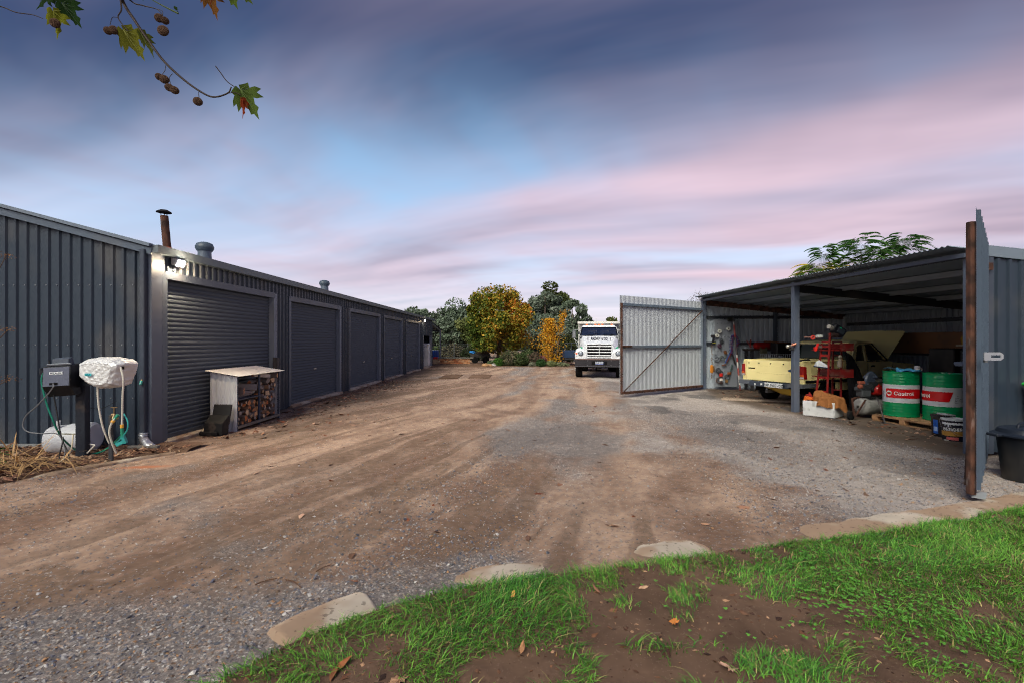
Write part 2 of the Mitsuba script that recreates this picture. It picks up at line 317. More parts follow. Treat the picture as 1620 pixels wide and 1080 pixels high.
def chips(n, sampler, zfun, size, cols, seed, flat=.35):
    """loose bits lying about: n little tilted slabs"""
    r = np.random.default_rng(seed); xy = sampler(r, n); n = len(xy)
    base, f = tm(trimesh.creation.icosphere(0)) if False else (np.array([[1, 0, 0], [-1, 0, 0], [0, 1, 0], [0, -1, 0], [0, 0, 1], [0, 0, -1]], float), np.array([[0, 2, 4], [2, 1, 4], [1, 3, 4], [3, 0, 4], [2, 0, 5], [1, 2, 5], [3, 1, 5], [0, 3, 5]]))
    s = size[0] * np.exp(r.normal(0, size[1], n)); a = r.uniform(0, 6.28, n); el = r.uniform(1.0, size[2], n); ti = r.normal(0, .3, (n, 2))
    v = np.repeat(base[None], n, 0) + r.normal(0, .16, (n, 6, 3))
    v = v * np.stack([s * el, s, s * flat], -1)[:, None]
    v[..., 2] += v[..., 0] * ti[:, :1] + v[..., 1] * ti[:, 1:]
    ca, sa = np.cos(a)[:, None], np.sin(a)[:, None]
    w = np.stack([v[..., 0] * ca - v[..., 1] * sa + xy[:, :1], v[..., 0] * sa + v[..., 1] * ca + xy[:, 1:], v[..., 2] + zfun(xy[:, 0], xy[:, 1])[:, None] + (s * flat * .45)[:, None]], -1)
    k = r.integers(0, len(cols), n); cc = np.array(cols)[k] * r.uniform(.65, 1.25, (n, 1))
    return (w.reshape(-1, 3), (f[None] + (np.arange(n) * 6)[:, None, None]).reshape(-1, 3)), np.repeat(cc, 6, 0)
def in_bed(r, n):
    p = np.stack([r.uniform(-9, -4.8, n), r.uniform(4.6, 7.3, n)], 1); return p[p[:, 1] > np.interp(p[:, 0], EP[:, 0], EP[:, 1]) + .07]
m, c = chips(9000, in_bed, bed_z, (.013, .45, 3.2), [C(92, 66, 54), C(120, 86, 70), C(70, 50, 42), C(150, 112, 88), C(168, 140, 116)], 3)
solo('bark_mulch', 'brown bark mulch covering the bed along the dark shed wall', 'mulch', m, 'leafy', c, kind='stuff')
stones = [C(112, 112, 120), C(88, 90, 100), C(150, 148, 150), C(130, 122, 116), C(176, 172, 170), C(120, 100, 86), C(96, 98, 112), C(165, 128, 96)]
def gmask(r, n):
    x = r.uniform(-6.5, 6.2, n); y = 2.0 + 9 * r.beta(1.0, 2.6, n); p = np.stack([x, y], 1)
    ok = (np.abs(x) < 1.12 * y + .3) & (y > kerb_y(x) + .02)
    c = x - y * (.38 - .24 * sst(-2, 6, x))
    wt = meshkit.fbm(np.stack([c * .75, y * .3, x * 0], -1), 4, 21) + .30 * sst(1.3, 4.2, x) + .42 * sst(.95, .2, y - kerb_y(x)) * sst(.2, -.6, x) + .12 * sst(-1, -3, x) * sst(4.2, 3.0, y)
    ok &= r.uniform(0, 1, n) < .06 + .94 * sst(.54, .78, wt)
    return p[ok]
m, c = chips(130000, gmask, yard_z, (.0050, .40, 1.6), stones, 5, .6)
solo('gravel', 'loose grey gravel scattered over the brown dirt yard', 'gravel', m, 'leafy', c, kind='stuff')
def litter(r, n):
    k = r.integers(0, 3, n)
    x = np.where(k == 0, -5.2 + r.exponential(.6, n), np.where(k == 1, r.uniform(6.4, 11, n), r.uniform(-4, 6, n)))
    y = np.where(k == 0, r.uniform(8, 20, n), np.where(k == 1, r.uniform(7.3, 16, n), r.uniform(3.5, 12, n)))
    ok = (k != 2) | (r.uniform(0, 1, n) < .12)
    return np.stack([x, y], 1)[ok & (y > kerb_y(x) + .05)]
m, c = chips(5200, litter, yard_z, (.020, .4, 2.2), [C(112, 82, 66), C(140, 104, 84), C(92, 70, 58), C(170, 136, 116), C(124, 74, 52)], 9, .18)
solo('leaf_litter', 'brown dead leaves and twigs strewn along the shed doors and under the lean-to', 'leaf litter', m, 'leafy', c, kind='stuff')
# ---- grass
def lawn_density(x, y):
    q = np.stack([x * 2.2, y * 2.2, x * 0], -1); q2 = np.stack([x * 6, y * 6, x * 0 + 3], -1)
    d = 1.0 * np.ones_like(x)
    e = ((x - 1.22 - .25 * (y - 2.7)) / .92) ** 2 + ((y - 2.62) / .66) ** 2
    d -= .80 * sst(1.35, .45, e)
    d -= .9 * sst(.5, .05, np.hypot((x - 3.0) / 1.0, (y - 2.3) / .6))
    d -= .7 * sst(.9, .3, np.hypot((x - .05) / .35, (y - 2.35) / .2)) + .7 * sst(.9, .3, np.hypot((x - 1.75) / .5, (y - 3.62) / .22))
    d -= .9 * sst(.9, .3, np.hypot((x - .75) / .28, (y - 3.1) / .25))
    d += .8 * sst(1.9, 2.6, x + .3 * (y - 3)) + .25 * sst(.3, -.2, x)
    d += 2.2 * (meshkit.fbm(q, 3, 11) - .52) + 2.8 * (meshkit.fbm(q2, 2, 12) - .5)
    edge = kerb_y(x) - y
    d = np.where(edge < .16 + .16 * (meshkit.fbm(q2, 2, 13) - .5), -1, d)
    return np.clip(d, 0, 1)
def blades(n, seed):
    r = np.random.default_rng(seed)
    x = r.uniform(-3.2, 8.5, n); y = r.uniform(.3, 5.9, n)
    cl = r.normal(0, .02, (n, 2)); hub = np.stack([np.round(x / .045) * .045, np.round(y / .045) * .045], 1)
    x = hub[:, 0] + cl[:, 0] + .02 * np.sin(hub[:, 1] * 91); y = hub[:, 1] + cl[:, 1] + .02 * np.sin(hub[:, 0] * 77)
    den = lawn_density(x, y); vis = np.where((y < 1.9) | (np.abs(x) > 1.15 * y + .4), .35, 1.0)
    ok = r.uniform(0, 1, n) < den * den * vis; x, y, den = x[ok], y[ok], den[ok]; n = len(x)
    h = (.026 + .050 * r.beta(2, 2.4, n)) * (.55 + .55 * den) * (.8 + .5 * meshkit.fbm(np.stack([x * 1.4, y * 1.4, x * 0], -1), 2, 5)); wd = r.uniform(.0014, .0032, n)
    a = r.normal(0, 1.1, n) + 9 * meshkit.fbm(np.stack([x * 2.5, y * 2.5, x * 0 + 7], -1), 2, 31); bend = r.uniform(.2, 1.7, n) * h; tw = a + r.normal(1.57, .5, n)
    dx, dy = np.cos(a), np.sin(a); px, py = np.cos(tw), np.sin(tw)
    z0 = lawn_z(x, y) - .006; V = []
    for t, k in ((0, 1), (.4, .9), (.75, .6), (1, .05)):
        cx = x + dx * bend * t ** 2; cy = y + dy * bend * t ** 2; cz = z0 + h * (t - .28 * t ** 2 * np.minimum(bend / h, 1))
        V += [np.stack([cx - px * wd * k, cy - py * wd * k, cz], 1), np.stack([cx + px * wd * k, cy + py * wd * k, cz], 1)]
    V = np.stack(V, 1)
    f = np.array([[0, 1, 3], [0, 3, 2], [2, 3, 5], [2, 5, 4], [4, 5, 7], [4, 7, 6]])
    F = (f[None] + (np.arange(n) * 8)[:, None, None]).reshape(-1, 3)
    g1, g2, g3, st = C(72, 134, 46), C(116, 170, 64), C(50, 98, 40), C(170, 156, 104)
    k = r.uniform(0, 1, (n, 1)); big = meshkit.fbm(np.stack([x * 1.1, y * 1.1, x * 0], -1), 3, 15)[:, None]
    col = g3 + (g1 - g3) * np.clip(k * 2, 0, 1) + (g2 - g1) * np.clip(k * 1.6 - .5 + (big - .5) * 1.6, 0, 1)
    col = np.where(r.uniform(0, 1, (n, 1)) < .06 + .12 * (1 - den[:, None]), st, col) * r.uniform(.65, 1.3, (n, 1))
    return (V.reshape(-1, 3), F), np.repeat(col, 8, 0)
m, c = blades(400000, 17)
solo('grass', 'bright green lawn grass growing in patches over brown soil', 'grass', m, 'blade', c, kind='stuff')
print('blades', len(m[1]) // 6)
def clover(n, seed):
    r = np.random.default_rng(seed); x = r.normal(2.15, .42, n); y = r.normal(2.95, .35, n)
    ok = (y < kerb_y(x) - .15) & (meshkit.fbm(np.stack([x * 5, y * 5, x * 0], -1), 2, 3) > .44); x, y = x[ok], y[ok]; vs, fs, o = [], [], 0
    a = np.arange(7) * 2 * np.pi / 7; disc = np.vstack([[[0, 0, 0]], np.stack([np.cos(a), np.sin(a), a * 0 + .15], 1)])
    f = np.array([[0, i + 1, (i + 1) % 7 + 1] for i in range(7)])
    for i in range(len(x)):
        s = r.uniform(.0045, .008); z = float(lawn_z(x[i:i + 1], y[i:i + 1])[0]) + r.uniform(.02, .055)
        for k in range(3):
            q = r.uniform(0, .4) + k * 2.09; m_ = tr((disc * s, f), (x[i] + np.cos(q) * s * 1.05, y[i] + np.sin(q) * s * 1.05, z), R(r.uniform(-20, 20), r.uniform(-20, 20), 0)); vs.append(m_[0]); fs.append(m_[1] + o); o += 8
    return np.vstack(vs), np.vstack(fs)
solo('clover', 'patch of small round clover leaves in the right-hand grass', 'clover', clover(900, 4), 'leafy', C(92, 150, 58), kind='stuff')
def on_lawn(r, n):
    p = np.stack([r.uniform(-3, 7, n), r.uniform(1.6, 5.2, n)], 1); return p[p[:, 1] < kerb_y(p[:, 0]) - .03]
m, c = chips(9000, on_lawn, lawn_z, (.0055, .5, 2.6), [C(120, 84, 62), C(76, 54, 44), C(168, 132, 104), C(98, 70, 54), C(64, 48, 40)], 15, .4)
solo('soil_crumbs', 'crumbs of soil, straw and bark lying on the bare lawn earth', 'crumbs', m, 'leafy', c, kind='stuff')
# fallen leaves that can be picked out one by one
def leafshape(kind, s, r):
    if kind == 'maple': o = np.array([(0, -.5), (-.10, -.2), (-.36, -.30), (-.30, -.08), (-.50, .06), (-.34, .12), (-.42, .34), (-.24, .28), (-.16, .40), (-.15, .58), (0, .74), (.10, .56), (.20, .50), (.16, .36), (.34, .40), (.32, .22), (.50, .14), (.36, .02), (.40, -.2), (.10, -.16)]) * r.uniform(.82, 1.1, (20, 1))
    else: o = np.array([(0, -.6), (.14, -.35), (.2, 0), (.14, .35), (0, .62), (-.14, .35), (-.2, 0), (-.14, -.35)])
    n = len(o); v = np.vstack([[[0, 0, 0]], np.c_[o, np.zeros(n)]]); v[:, 2] = .25 * (v[:, 0] ** 2) * r.uniform(-1, 2) + .22 * v[:, 1] ** 2 * r.uniform(-.3, 1.6) + r.normal(0, .05, n + 1)
    return v * s, np.array([[0, i + 1, (i + 1) % n + 1] for i in range(n)])
FL = [((973, 831), 'maple', .10, C(176, 140, 116), 'pale curled dead leaf on the dirt just beyond the kerb'), ((1116, 828), 'oval', .07, C(170, 130, 104), 'small tan leaf on gravel right of the pale curled one'),
      ((812, 940), 'oval', .075, C(206, 160, 84), 'orange-yellow leaf standing in the grass near the kerb gap'), ((540, 1050), 'oval', .10, C(150, 92, 58), 'reddish brown leaf topmost in the lower left leaf cluster'),
      ((528, 1064), 'oval', .09, C(128, 84, 58), 'brown leaf left in the lower left leaf cluster'), ((552, 1068), 'oval', .09, C(138, 96, 72), 'brown leaf right in the lower left leaf cluster'),
      ((632, 1074), 'maple', .09, C(158, 122, 96), 'tan leaf at the bottom edge of the lawn'), ((826, 1024), 'oval', .07, C(178, 130, 92), 'tan leaf in thick grass left of the bare soil'),
      ((1155, 1055), 'maple', .085, C(196, 156, 134), 'torn pinkish leaf on bare soil at the picture bottom'), ((1240, 1031), 'oval', .06, C(190, 150, 110), 'small leaf with stalk on the bare soil'),
      ((1068, 982), 'maple', .055, C(190, 122, 62), 'small orange leaf beside a grass tuft on bare soil'), ((943, 930), 'oval', .065, C(140, 98, 76), 'brown leaf beside the grass edge near the first kerb gap'),
      ((970, 890), 'oval', .075, C(178, 140, 116), 'pale leaf on dirt between the short kerb pieces'), ((1018, 928), 'oval', .06, C(196, 160, 130), 'pale leaf at left of the bare soil'),
      ((1445, 862), 'oval', .065, C(182, 142, 100), 'tan leaf lying in bright grass behind the long kerb'), ((560, 918), 'oval', .05, C(160, 92, 48), 'rusty leaf on gravel before the leftmost kerb piece')]
rl = np.random.default_rng(31)
for (q, k, s, col, lab) in FL:
    g = G(*q); inl = g[1] < kerb_y(g[0]); z = (lawn_z(g[:1], g[1:2])[0] + (.035 if lab.find('grass') > 0 else .012)) if inl else float(yard_z(g[0], g[1])) + .012
    g = g * (1 - (z / EYE)); g[2] = z
    solo('fallen_leaf', lab, 'leaf', tr(leafshape(k, s, rl), g, R(rl.uniform(-25, 25), rl.uniform(-25, 25), rl.uniform(0, 360))), 'leafy', col, group='dead leaves on the ground')
for (pa, pm, pb, lab) in (((404, 926), (418, 920), (438, 916), 'thin dry twig on the dirt left of the kerb gravel'), ((452, 918), (465, 921), (476, 930), 'crooked dry twig beside the thin straight one'), ((500, 905), (512, 898), (524, 894), 'short pale twig highest of the three on the dirt')):
    q = [G(*a) + (0, 0, .008) for a in (pa, pm, pb)]; solo('twig', lab, 'twig', tube(spline(q, 4), .004, 5), 'leafy', C(96, 70, 54), group='twigs on the dirt')
# damp pit cover at the far left of the yard
for (a, b) in (((694, 598), (733, 592)), ((740, 598), (778, 592))):
    p, q = G(*a), G(*b); struct('path_slab', warp(box(p[0], q[0], p[1], q[1], -.03, .015), .01, 3), 'soil')
# ================================================================ THE LONG CHARCOAL SHED (left); local x = out of the front wall, y = along it
SO, SR = np.array([-5.47, 7.33, 0]), R(0, 0, -.6)
def S(m): return tr(m, SO, SR)
shed = thing('shed', 'long charcoal steel shed with five roller doors on the left of the yard', 'shed')
EAVE, SL, W, LEN = 3.0, math.tan(math.radians(15)), 9.0, 24.4
def roof_z(x): return EAVE + SL * np.minimum(-x, x + W)
pf_ = ribs(W, .165, .029, .035, .018)
part(shed, 'end_wall', S(sheet(pf_, 0.0, roof_z(-pf_[0]) - .02, (0, 0, 0), -X, -Y, Z)), 'paint', CHAR)
part(shed, 'end_wall', S(sheet(pf_, 0.0, roof_z(-pf_[0]) - .02, (0, LEN, 0), -X, Y, Z)), 'paint', CHAR)
part(shed, 'rear_wall', S(box(-W, -W + .03, .03, LEN - .03, 0, EAVE)), 'paint', CHAR)
part(shed, 'floor', S(box(-W + .05, -.02, .05, LEN - .05, -.05, .045)), 'concrete')
# wall screws of the end wall
sc = []
for z in (.75, 1.55, 2.45):
    for i in range(14): sc.append(cyl((-.09 - .165 * i, -.03, z), (-.09 - .165 * i, -.036, z), .009, 6))
part(shed, 'screw', S(cat(*sc)), 'metal', C(150, 155, 160), kind='stuff')
def roofsheet(x0, x1, za, zb):
    pr_ = wave(LEN + .16, .19, .03, 6); s, o = pr_; P_ = np.stack([np.stack([s * 0 + x0, s - .08, o + za], -1), np.stack([s * 0 + x1, s - .08, o + zb], -1)], 1); return surf(P_)
rf = part(shed, 'roof', S(cat(roofsheet(.1, -W / 2, EAVE + .02, roof_z(-W / 2) + .03), roofsheet(-W - .1, -W / 2, EAVE + .02, roof_z(-W / 2) + .03))), 'paint', SLATE)
for k, (h, w, o, c) in enumerate(((.10, .03, -.05, SLATE), (.05, .07, .04, C(104, 116, 132)))):
    m = cat(*[bar((.06, -.05 - w / 2, EAVE + o), (-W / 2, -.05 - w / 2, roof_z(-W / 2) + o), w, h), bar((-W - .06, -.05 - w / 2, EAVE + o), (-W / 2, -.05 - w / 2, roof_z(-W / 2) + o), w, h)])
    part(shed, 'barge_board', S(m), 'paint', c)
part(shed, 'gutter', S(poly([(.03, -.07), (.14, -.07), (.15, .05), (.135, .05), (.125, -.055), (.03, -.055)], LEN + .1) if False else axes(poly([(.03, -.07), (.15, -.07), (.16, .05), (.145, .05), (.138, -.055), (.03, -.055)], LEN + .12), (0, -.06, EAVE), X, Z, Y)), 'paint', C(92, 104, 112))
part(rf, 'gutter_end', S(box(.03, .155, -.066, -.061, EAVE - .07, EAVE + .045)), 'paint', C(104, 112, 118))
part(shed, 'corner_trim', S(cat(box(.0, .034, -.034, .235, 0, EAVE - .07), box(-.12, .034, -.037, -.034, 0, EAVE - .06))), 'paint', C(84, 92, 108))
part(shed, 'downpipe', S(box(-.095, -.02, -.115, -.04, .22, EAVE - .02, .008)), 'paint', C(58, 66, 80))
el_ = spline([(-.05, -.08, .24), (-.05, -.09, .16), (.02, -.12, .09), (.10, -.16, .05), (.16, -.2, .04)], 10)
part(shed, 'pipe_elbow', S(tube(el_, .055 + .006 * np.sin(np.arange(len(el_)) * 1.7), 14)), 'metal', C(205, 208, 212), 40, label='bright silver flexible elbow at the foot of the downpipe')
doors = [(.25, 3.70), (4.43, 7.77), (8.63, 12.14), (12.77, 15.87), (16.77, 20.07)]
HD = 2.58
edges = [.235] + [e for d in doors for e in d] + [21.3]
def fw(a, b, z0, z1): return S(sheet(ribs(b - a, .165, .029, .035, .018), z0, z1, (0, a, 0), Y, X, Z))
part(shed, 'front_wall', cat(fw(.235, LEN, HD + .1, EAVE - .03)), 'paint', CHAR, label='ribbed strip above the roller doors')
for i in range(5):
    a = doors[i][1]; b = doors[i + 1][0] if i < 4 else 21.3
    part(shed, 'pier', fw(a, b, .0, HD + .1), 'paint', CHAR)
part(shed, 'pier', fw(23.8, LEN, 0, HD + .1), 'paint', CHAR)
part(shed, 'pier', fw(21.3, 23.8, 1.95, HD + .1), 'paint', CHAR)
part(shed, 'door_reveal', S(cat(box(-.10, .03, 21.22, 21.3, 0, 1.95), box(-.10, .035, 23.8, 23.88, 0, 1.98))), 'paint', C(130, 138, 150))
for i, (a, b) in enumerate(doors):
    n = 34; zs = np.linspace(.06, HD, n * 6 + 1); off = .020 * np.abs(np.sin(np.arange(n * 6 + 1) * np.pi / 6)) ** .7
    P_ = np.stack([np.stack([-.10 + off, zs * 0 + a + .04, zs], -1), np.stack([-.10 + off, zs * 0 + b - .04, zs], -1)], 1)
    d = part(shed, 'roller_door', S(surf(P_)), 'matte', C(84, 91, 100), 25)
    part(d, 'bottom_rail', S(box(-.11, -.07, a + .04, b - .04, .045, .12, .006)), 'paint', C(70, 78, 90))
    part(d, 'jamb', S(cat(box(-.12, .032, a - .0, a + .05, .03, HD + .02), box(-.02, .036, a - .06, a, .03, HD + .1))), 'paint', C(78, 88, 102))
    part(d, 'jamb', S(cat(box(-.12, .032, b - .05, b, .03, HD + .02), box(-.02, .036, b, b + .06, .03, HD + .1))), 'paint', C(112, 122, 138))  # far jamb in a lighter colour: light catching its face is painted in
    part(d, 'head_trim', S(box(-.12, .034, a, b, HD, HD + .12)), 'paint', C(70, 78, 92))
    part(d, 'handle', S(box(-.085, -.055, (a + b) / 2 - .07, (a + b) / 2 + .07, .84, .88, .005)), 'metal', C(190, 190, 190))
    part(shed, 'threshold', S(warp(box(-.3, .10, a - .03, b + .03, -.06, .05, .008), .004, 4)), 'concrete')
part(shed, 'threshold', S(box(-.3, .08, 21.25, 23.9, -.06, .055)), 'concrete')
# flue and roof vents
o = np.array([-.6, 1.17, 0]); fl = part(shed, 'flue', S(cyl(o + (0, 0, 3.14), o + (-.06, 0, 3.80), .062, 20)), 'rust', (.2, .1, .05), 40, label='rusty leaning flue pipe near the front corner')
part(fl, 'cap', S(cat(tr(lathe([(.0, .055), (.06, .045), (.115, .012), (.118, 0), (.0, .0)], 24), o + (-.065, 0, 3.86)), *[cyl(o + (-.06 + .05 * math.cos(t), .05 * math.sin(t), 3.78), o + (-.064 + .05 * math.cos(t), .05 * math.sin(t), 3.865), .006, 6) for t in (0, 2.1, 4.2)])), 'matte', C(38, 38, 42), 40)
part(fl, 'flashing', S(tr(lathe([(.15, -.06), (.11, .02), (.075, .07), (.06, .09)], 20), o + (0, 0, 3.16))), 'matte', C(188, 74, 50), 40, label='orange-red rubber flashing')
for yv, xv in ((3.1, -1.2), (9.6, -1.2)):
    zb = float(roof_z(np.array([xv]))[0]); v = part(shed, 'roof_vent', S(tr(lathe([(0, .44), (.08, .43), (.15, .40), (.178, .34), (.178, .30), (.15, .245), (.11, .24)], 28), (xv, yv, zb - .02))), 'paint', C(78, 90, 104), 50)
    part(v, 'neck', S(tr(lathe([(.17, -.1), (.135, .05), (.128, .25)], 24), (xv, yv, zb - .02))), 'paint', C(92, 104, 120), 40)
# awning beyond the far end
aw = part(shed, 'awning', S(sheet(wave(4.6, .19, .03), 0, 3.25, (.12, LEN + .03, 2.80), -X, Z, (0, 1, -.12))), 'paint', SLATE)
part(aw, 'post', S(box(-.02, .07, LEN + 3.0, LEN + 3.09, 0, 2.43)), 'paint', C(130, 140, 152))
part(aw, 'beam', S(cat(bar((.03, LEN + .05, 2.72), (.03, LEN + 3.2, 2.36), .05, .12), box(-4.4, .05, LEN + 3.02, LEN + 3.08, 2.28, 2.42))), 'paint', C(96, 106, 118))
# lit lamps
def flood(name, y, z, lab, rad):
    k = thing(name, lab, 'lamp'); o = np.array([.16, y, z])
    part(k, 'bracket', S(cat(box(.03, .06, y - .04, y + .04, z - .02, z + .10), bar((.05, y, z + .05), (.15, y, z + .03), .02, .03))), 'paint', C(200, 200, 200))
    rr = R(0, 28, 0); part(k, 'housing', S(tr(box(-.045, .0, -.085, .085, -.06, .06, .01), o + (-.003, 0, 0), rr)), 'paint', C(215, 215, 215))
    e = _key(k + '__diffuser'); m = S(tr(hull([[x_, a * s_, b * s_] for x_, s_ in ((.002, 1.0), (.035, .62)) for a in (-.078, .078) for b in (-.055, .055)]), o, rr))
    put(e, m, 'matte', (.8, .8, .8)); scene[e]['emitter'] = {'type': 'area', 'radiance': {'type': 'rgb', 'value': [rad, rad * .76, rad * .48]}}
flood('flood_light', .42, 2.84, 'lit white flood lamp high on the near corner of the shed', 380)
flood('flood_light', 20.9, 2.80, 'lit white flood lamp at the far end of the shed', 80)
fr = thing('fridge', 'white fridge standing in the dark doorway at the far end of the shed', 'fridge')
part(fr, 'body', S(box(-.72, -.06, 22.95, 23.62, .06, 1.48, .012)), 'gloss', WHITE); part(fr, 'door', S(cat(box(-.055, -.012, 22.95, 23.62, .10, 1.02, .01), box(-.055, -.012, 22.95, 23.62, 1.03, 1.47, .01))), 'gloss', WHITE)
part(fr, 'badge', S(box(-.30, -.24, 22.94, 22.949, 1.24, 1.29)), 'matte', C(30, 30, 40))
# the tap on the corner
tp = thing('wall_tap', 'brass wall tap with teal hose fitting near the shed corner', 'tap')
part(tp, 'body', S(cat(cyl((-.05, -.03, 1.03), (-.05, -.12, 1.03), .012), cyl((-.05, -.11, 1.03), (-.05, -.13, 1.0), .014), cyl((-.05, -.085, 1.03), (-.05, -.085, 1.085), .007), box(-.085, -.015, -.09, -.08, 1.083, 1.093))), 'metal', C(150, 122, 84), 40)
part(tp, 'hose_fitting', S(cyl((-.05, -.125, 1.015), (-.045, -.15, .965), .019, 14)), 'gloss', C(60, 160, 150), 40)
# scuffs with a hose at the wall foot
solo('timber_offcut', 'grey timber offcut lying in the mulch against the shed wall', 'timber', tr(cbox((0, 0, 0), (.42, .07, .05), .006), (-5.42, 7.12, .05), R(0, 0, 4)), 'worn', C(108, 104, 100))
solo('wall_batten', 'long grey batten along the foot of the shed end wall', 'timber', box(-9.0, -6.2, 7.20, 7.27, .0, .07, .006), 'worn', C(120, 122, 124))
# ---------------------------------------------------------------- post, hose box, foil cover, hoses
post = P(127, 0, 6.60)[0]
pst = thing('timber_post', 'dark painted timber post carrying the hose box and foil-covered unit', 'post')
part(pst, 'shaft', tr(box(-.058, .058, -.058, .058, -.1, 1.22, .006), (post, 6.64, 0), R(0, 0, 12)), 'worn', C(32, 38, 50))
part(pst, 'bracket', cat(bar((post - .1, 6.60, 1.13), (post + .34, 6.56, 1.12), .05, .16), bar((post + .02, 6.55, 1.02), (post + .30, 6.52, 1.05), .03, .06)), 'paint', C(28, 32, 40))
hb = thing('hose_box', 'tilted black hose box with slot on the left of the post', 'hose box')
hc, hr_ = np.array([P(100, 600, 6.45)[0], 6.45, P(100, 601, 6.45)[2]]), R(6, -3, 14)
def H(m): return tr(m, hc, hr_)
part(hb, 'body', H(hull([[x, y, z] for x in (-.15, .15) for y, z in ((-.06, -.20), (-.155, -.05), (-.09, .20), (.13, .20), (.13, -.20))])), 'paint', C(26, 29, 36))
fp = hull([[x, y, z] for x in (-.142, .142) for y, z in ((-.160, -.045), (-.098, .192), (-.09, .192), (-.15, -.045))])
part(hb, 'front_panel', H(fp), 'paint', C(78, 84, 104))
hn = np.array([0, .065, .245]); hn = hn / np.linalg.norm(hn)
bc = np.array([0, -.1185, .118])
part(hb, 'badge', H(axes(box(-.075, .075, -.016, .016, 0, .003), bc, X, hn, np.cross(X, hn))), 'matte', C(222, 226, 230))
part(hb, 'lettering', H(text('MILANNET', .020, bc + np.array([-.066, -.0045, -.010]), X, hn)), 'matte', C(60, 66, 80))
part(hb, 'slot', H(axes(box(-.06, .03, -.014, .014, 0, .003), (-.01, -.1545, -.016), X, hn, np.cross(X, hn))), 'matte', C(6, 6, 8))
part(hb, 'top_rod', H(box(-.13, .14, -.06, -.03, .205, .235, .006)), 'metal', C(120, 126, 136)); part(hb, 'handle', H(hull([(x, y, z) for x in (-.09, .09) for y, z in ((-.02, .19), (.0, .285), (.09, .295), (.12, .19))])), 'paint', C(74, 82, 96))
part(hb, 'elbow_pipe', H(cat(tube(spline([(-.15, 0, .12), (-.21, -.01, .13), (-.22, -.01, .18)], 6), .022, 10), cyl((-.21, -.01, .10), (-.21, -.01, .15), .03))), 'paint', C(40, 44, 52))
fc = thing('foil_cover', 'silver bubble-foil cover wrapped over the unit right of the post', 'insulating cover')
oc = P(170, 590, 6.45)
def foil():
    q = .00843; o = [(-38, 16), (-27, 22), (0, 26), (28, 24), (37, 18), (35, 8), (27, -17), (16, -22), (-4, -24), (-20, -18), (-36, -6)]
    m = hull([(x * q * k, y, z * q * k) for x, z in o for y, k in ((-.13, .86), (-.165, .70), (.15, .95), (-.06, 1.0))]); t = trimesh.Trimesh(*m).subdivide_to_size(.022)
    v = np.array(t.vertices); n = np.array(t.vertex_normals); a, b = (v[:, 0] * .8 + v[:, 2] * .6) / .058, (v[:, 2] * .8 - v[:, 0] * .6) / .058
    bub = np.maximum(0, 1 - (((a % 1) - .5) ** 2 + ((b % 1) - .5) ** 2) / .2); cr = np.abs(meshkit.fbm(v * 13, 3, 5) - .5)
    return v + n * (.006 * bub + .020 * (meshkit.fbm(v * 6, 2, 3) - .5) - .005 * np.maximum(0, .05 - cr) / .05)[:, None], np.array(t.faces)
part(fc, 'wrap', tr(foil(), oc, R(0, 2, -6)), 'foil', C(216, 218, 220), 40)
part(fc, 'tag', tr(box(-.045, .045, -.004, 0, -.016, .016), oc + (-.10, -.180, -.005), R(0, 0, -4)), 'matte', C(70, 178, 190)); part(fc, 'tag_lettering', text('COOLAB', .012, oc + np.array([-.136, -.1855, -.011]), X, Z), 'matte', C(20, 70, 90))
part(fc, 'opening', tr(box(-.075, .07, -.004, .02, -.02, .02), oc + (.235, -.125, .085), R(0, 6, 20)), 'matte', C(10, 10, 10))
def hose(name, lab, pts, r, col, k=10, mat='paint'):
    return solo(name, lab, 'hose', tube(spline(pts, k), r, 8), mat, col, 40)
HW = C(196, 192, 182)
hose('hose', 'white hose hanging from the left of the foil cover down to the ground', [P(154, 606, 6.4), P(156, 640, 6.38), P(162, 672, 6.38), P(170, 694, 6.42), P(176, 706, 6.46)], .011, HW)
hose('hose', 'white hose hanging from the right end of the foil cover to the tap fitting', [P(191, 580, 6.28), P(195, 600, 6.24), P(194, 630, 6.26), P(193, 672, 6.3)], .012, HW)
hose('hose', 'white hose curving from the standpipe tap down to the bark', [P(187, 655, 6.34), P(177, 668, 6.3), P(173, 684, 6.3), P(178, 702, 6.34), P(184, 716, 6.40)], .012, HW)
hose('hose', 'green hose looping from the hose box behind the post', [P(79, 588, 6.38), P(70, 588, 6.36), P(66, 604, 6.36), P(74, 638, 6.36), P(84, 664, 6.38), P(92, 682, 6.45), P(104, 698, 6.6), P(122, 712, 6.75), P(142, 717, 6.75), P(160, 714, 6.7), P(176, 704, 6.6), P(190, 690, 6.5)], .011, C(24, 124, 104))
hose('hose', 'grey hose looping left from the slot of the hose box', [H((np.array([[-.02, -.165, -.012]]), BF))[0][0], P(84, 612, 6.25), P(74, 625, 6.3), P(58, 642, 6.4), P(42, 656, 6.5), P(36, 672, 6.5), P(44, 682, 6.5), P(66, 685, 6.5), P(88, 685, 6.48), P(98, 694, 6.45), P(103, 712, 6.42), P(98, 732, 6.35), P(92, 730, 6.3)], .0075, C(104, 106, 112))
hose('hose', 'black hose coiled on the bark beside the post', [P(78, 570, 6.4), P(80, 600, 6.38), P(88, 640, 6.38), P(97, 690, 6.36), P(108, 716, 6.33), P(108, 730, 6.28), P(98, 735, 6.25), P(94, 722, 6.28), P(98, 704, 6.3), P(100, 690, 6.35)], .008, C(30, 30, 34))
hose('hose', 'cream hose end lying in the bark at the foot of the post', [P(116, 686, 6.5), P(112, 712, 6.4), P(100, 726, 6.3), P(92, 733, 6.22), P(110, 735, 6.2), P(134, 737, 6.2)], .009, C(206, 196, 168))
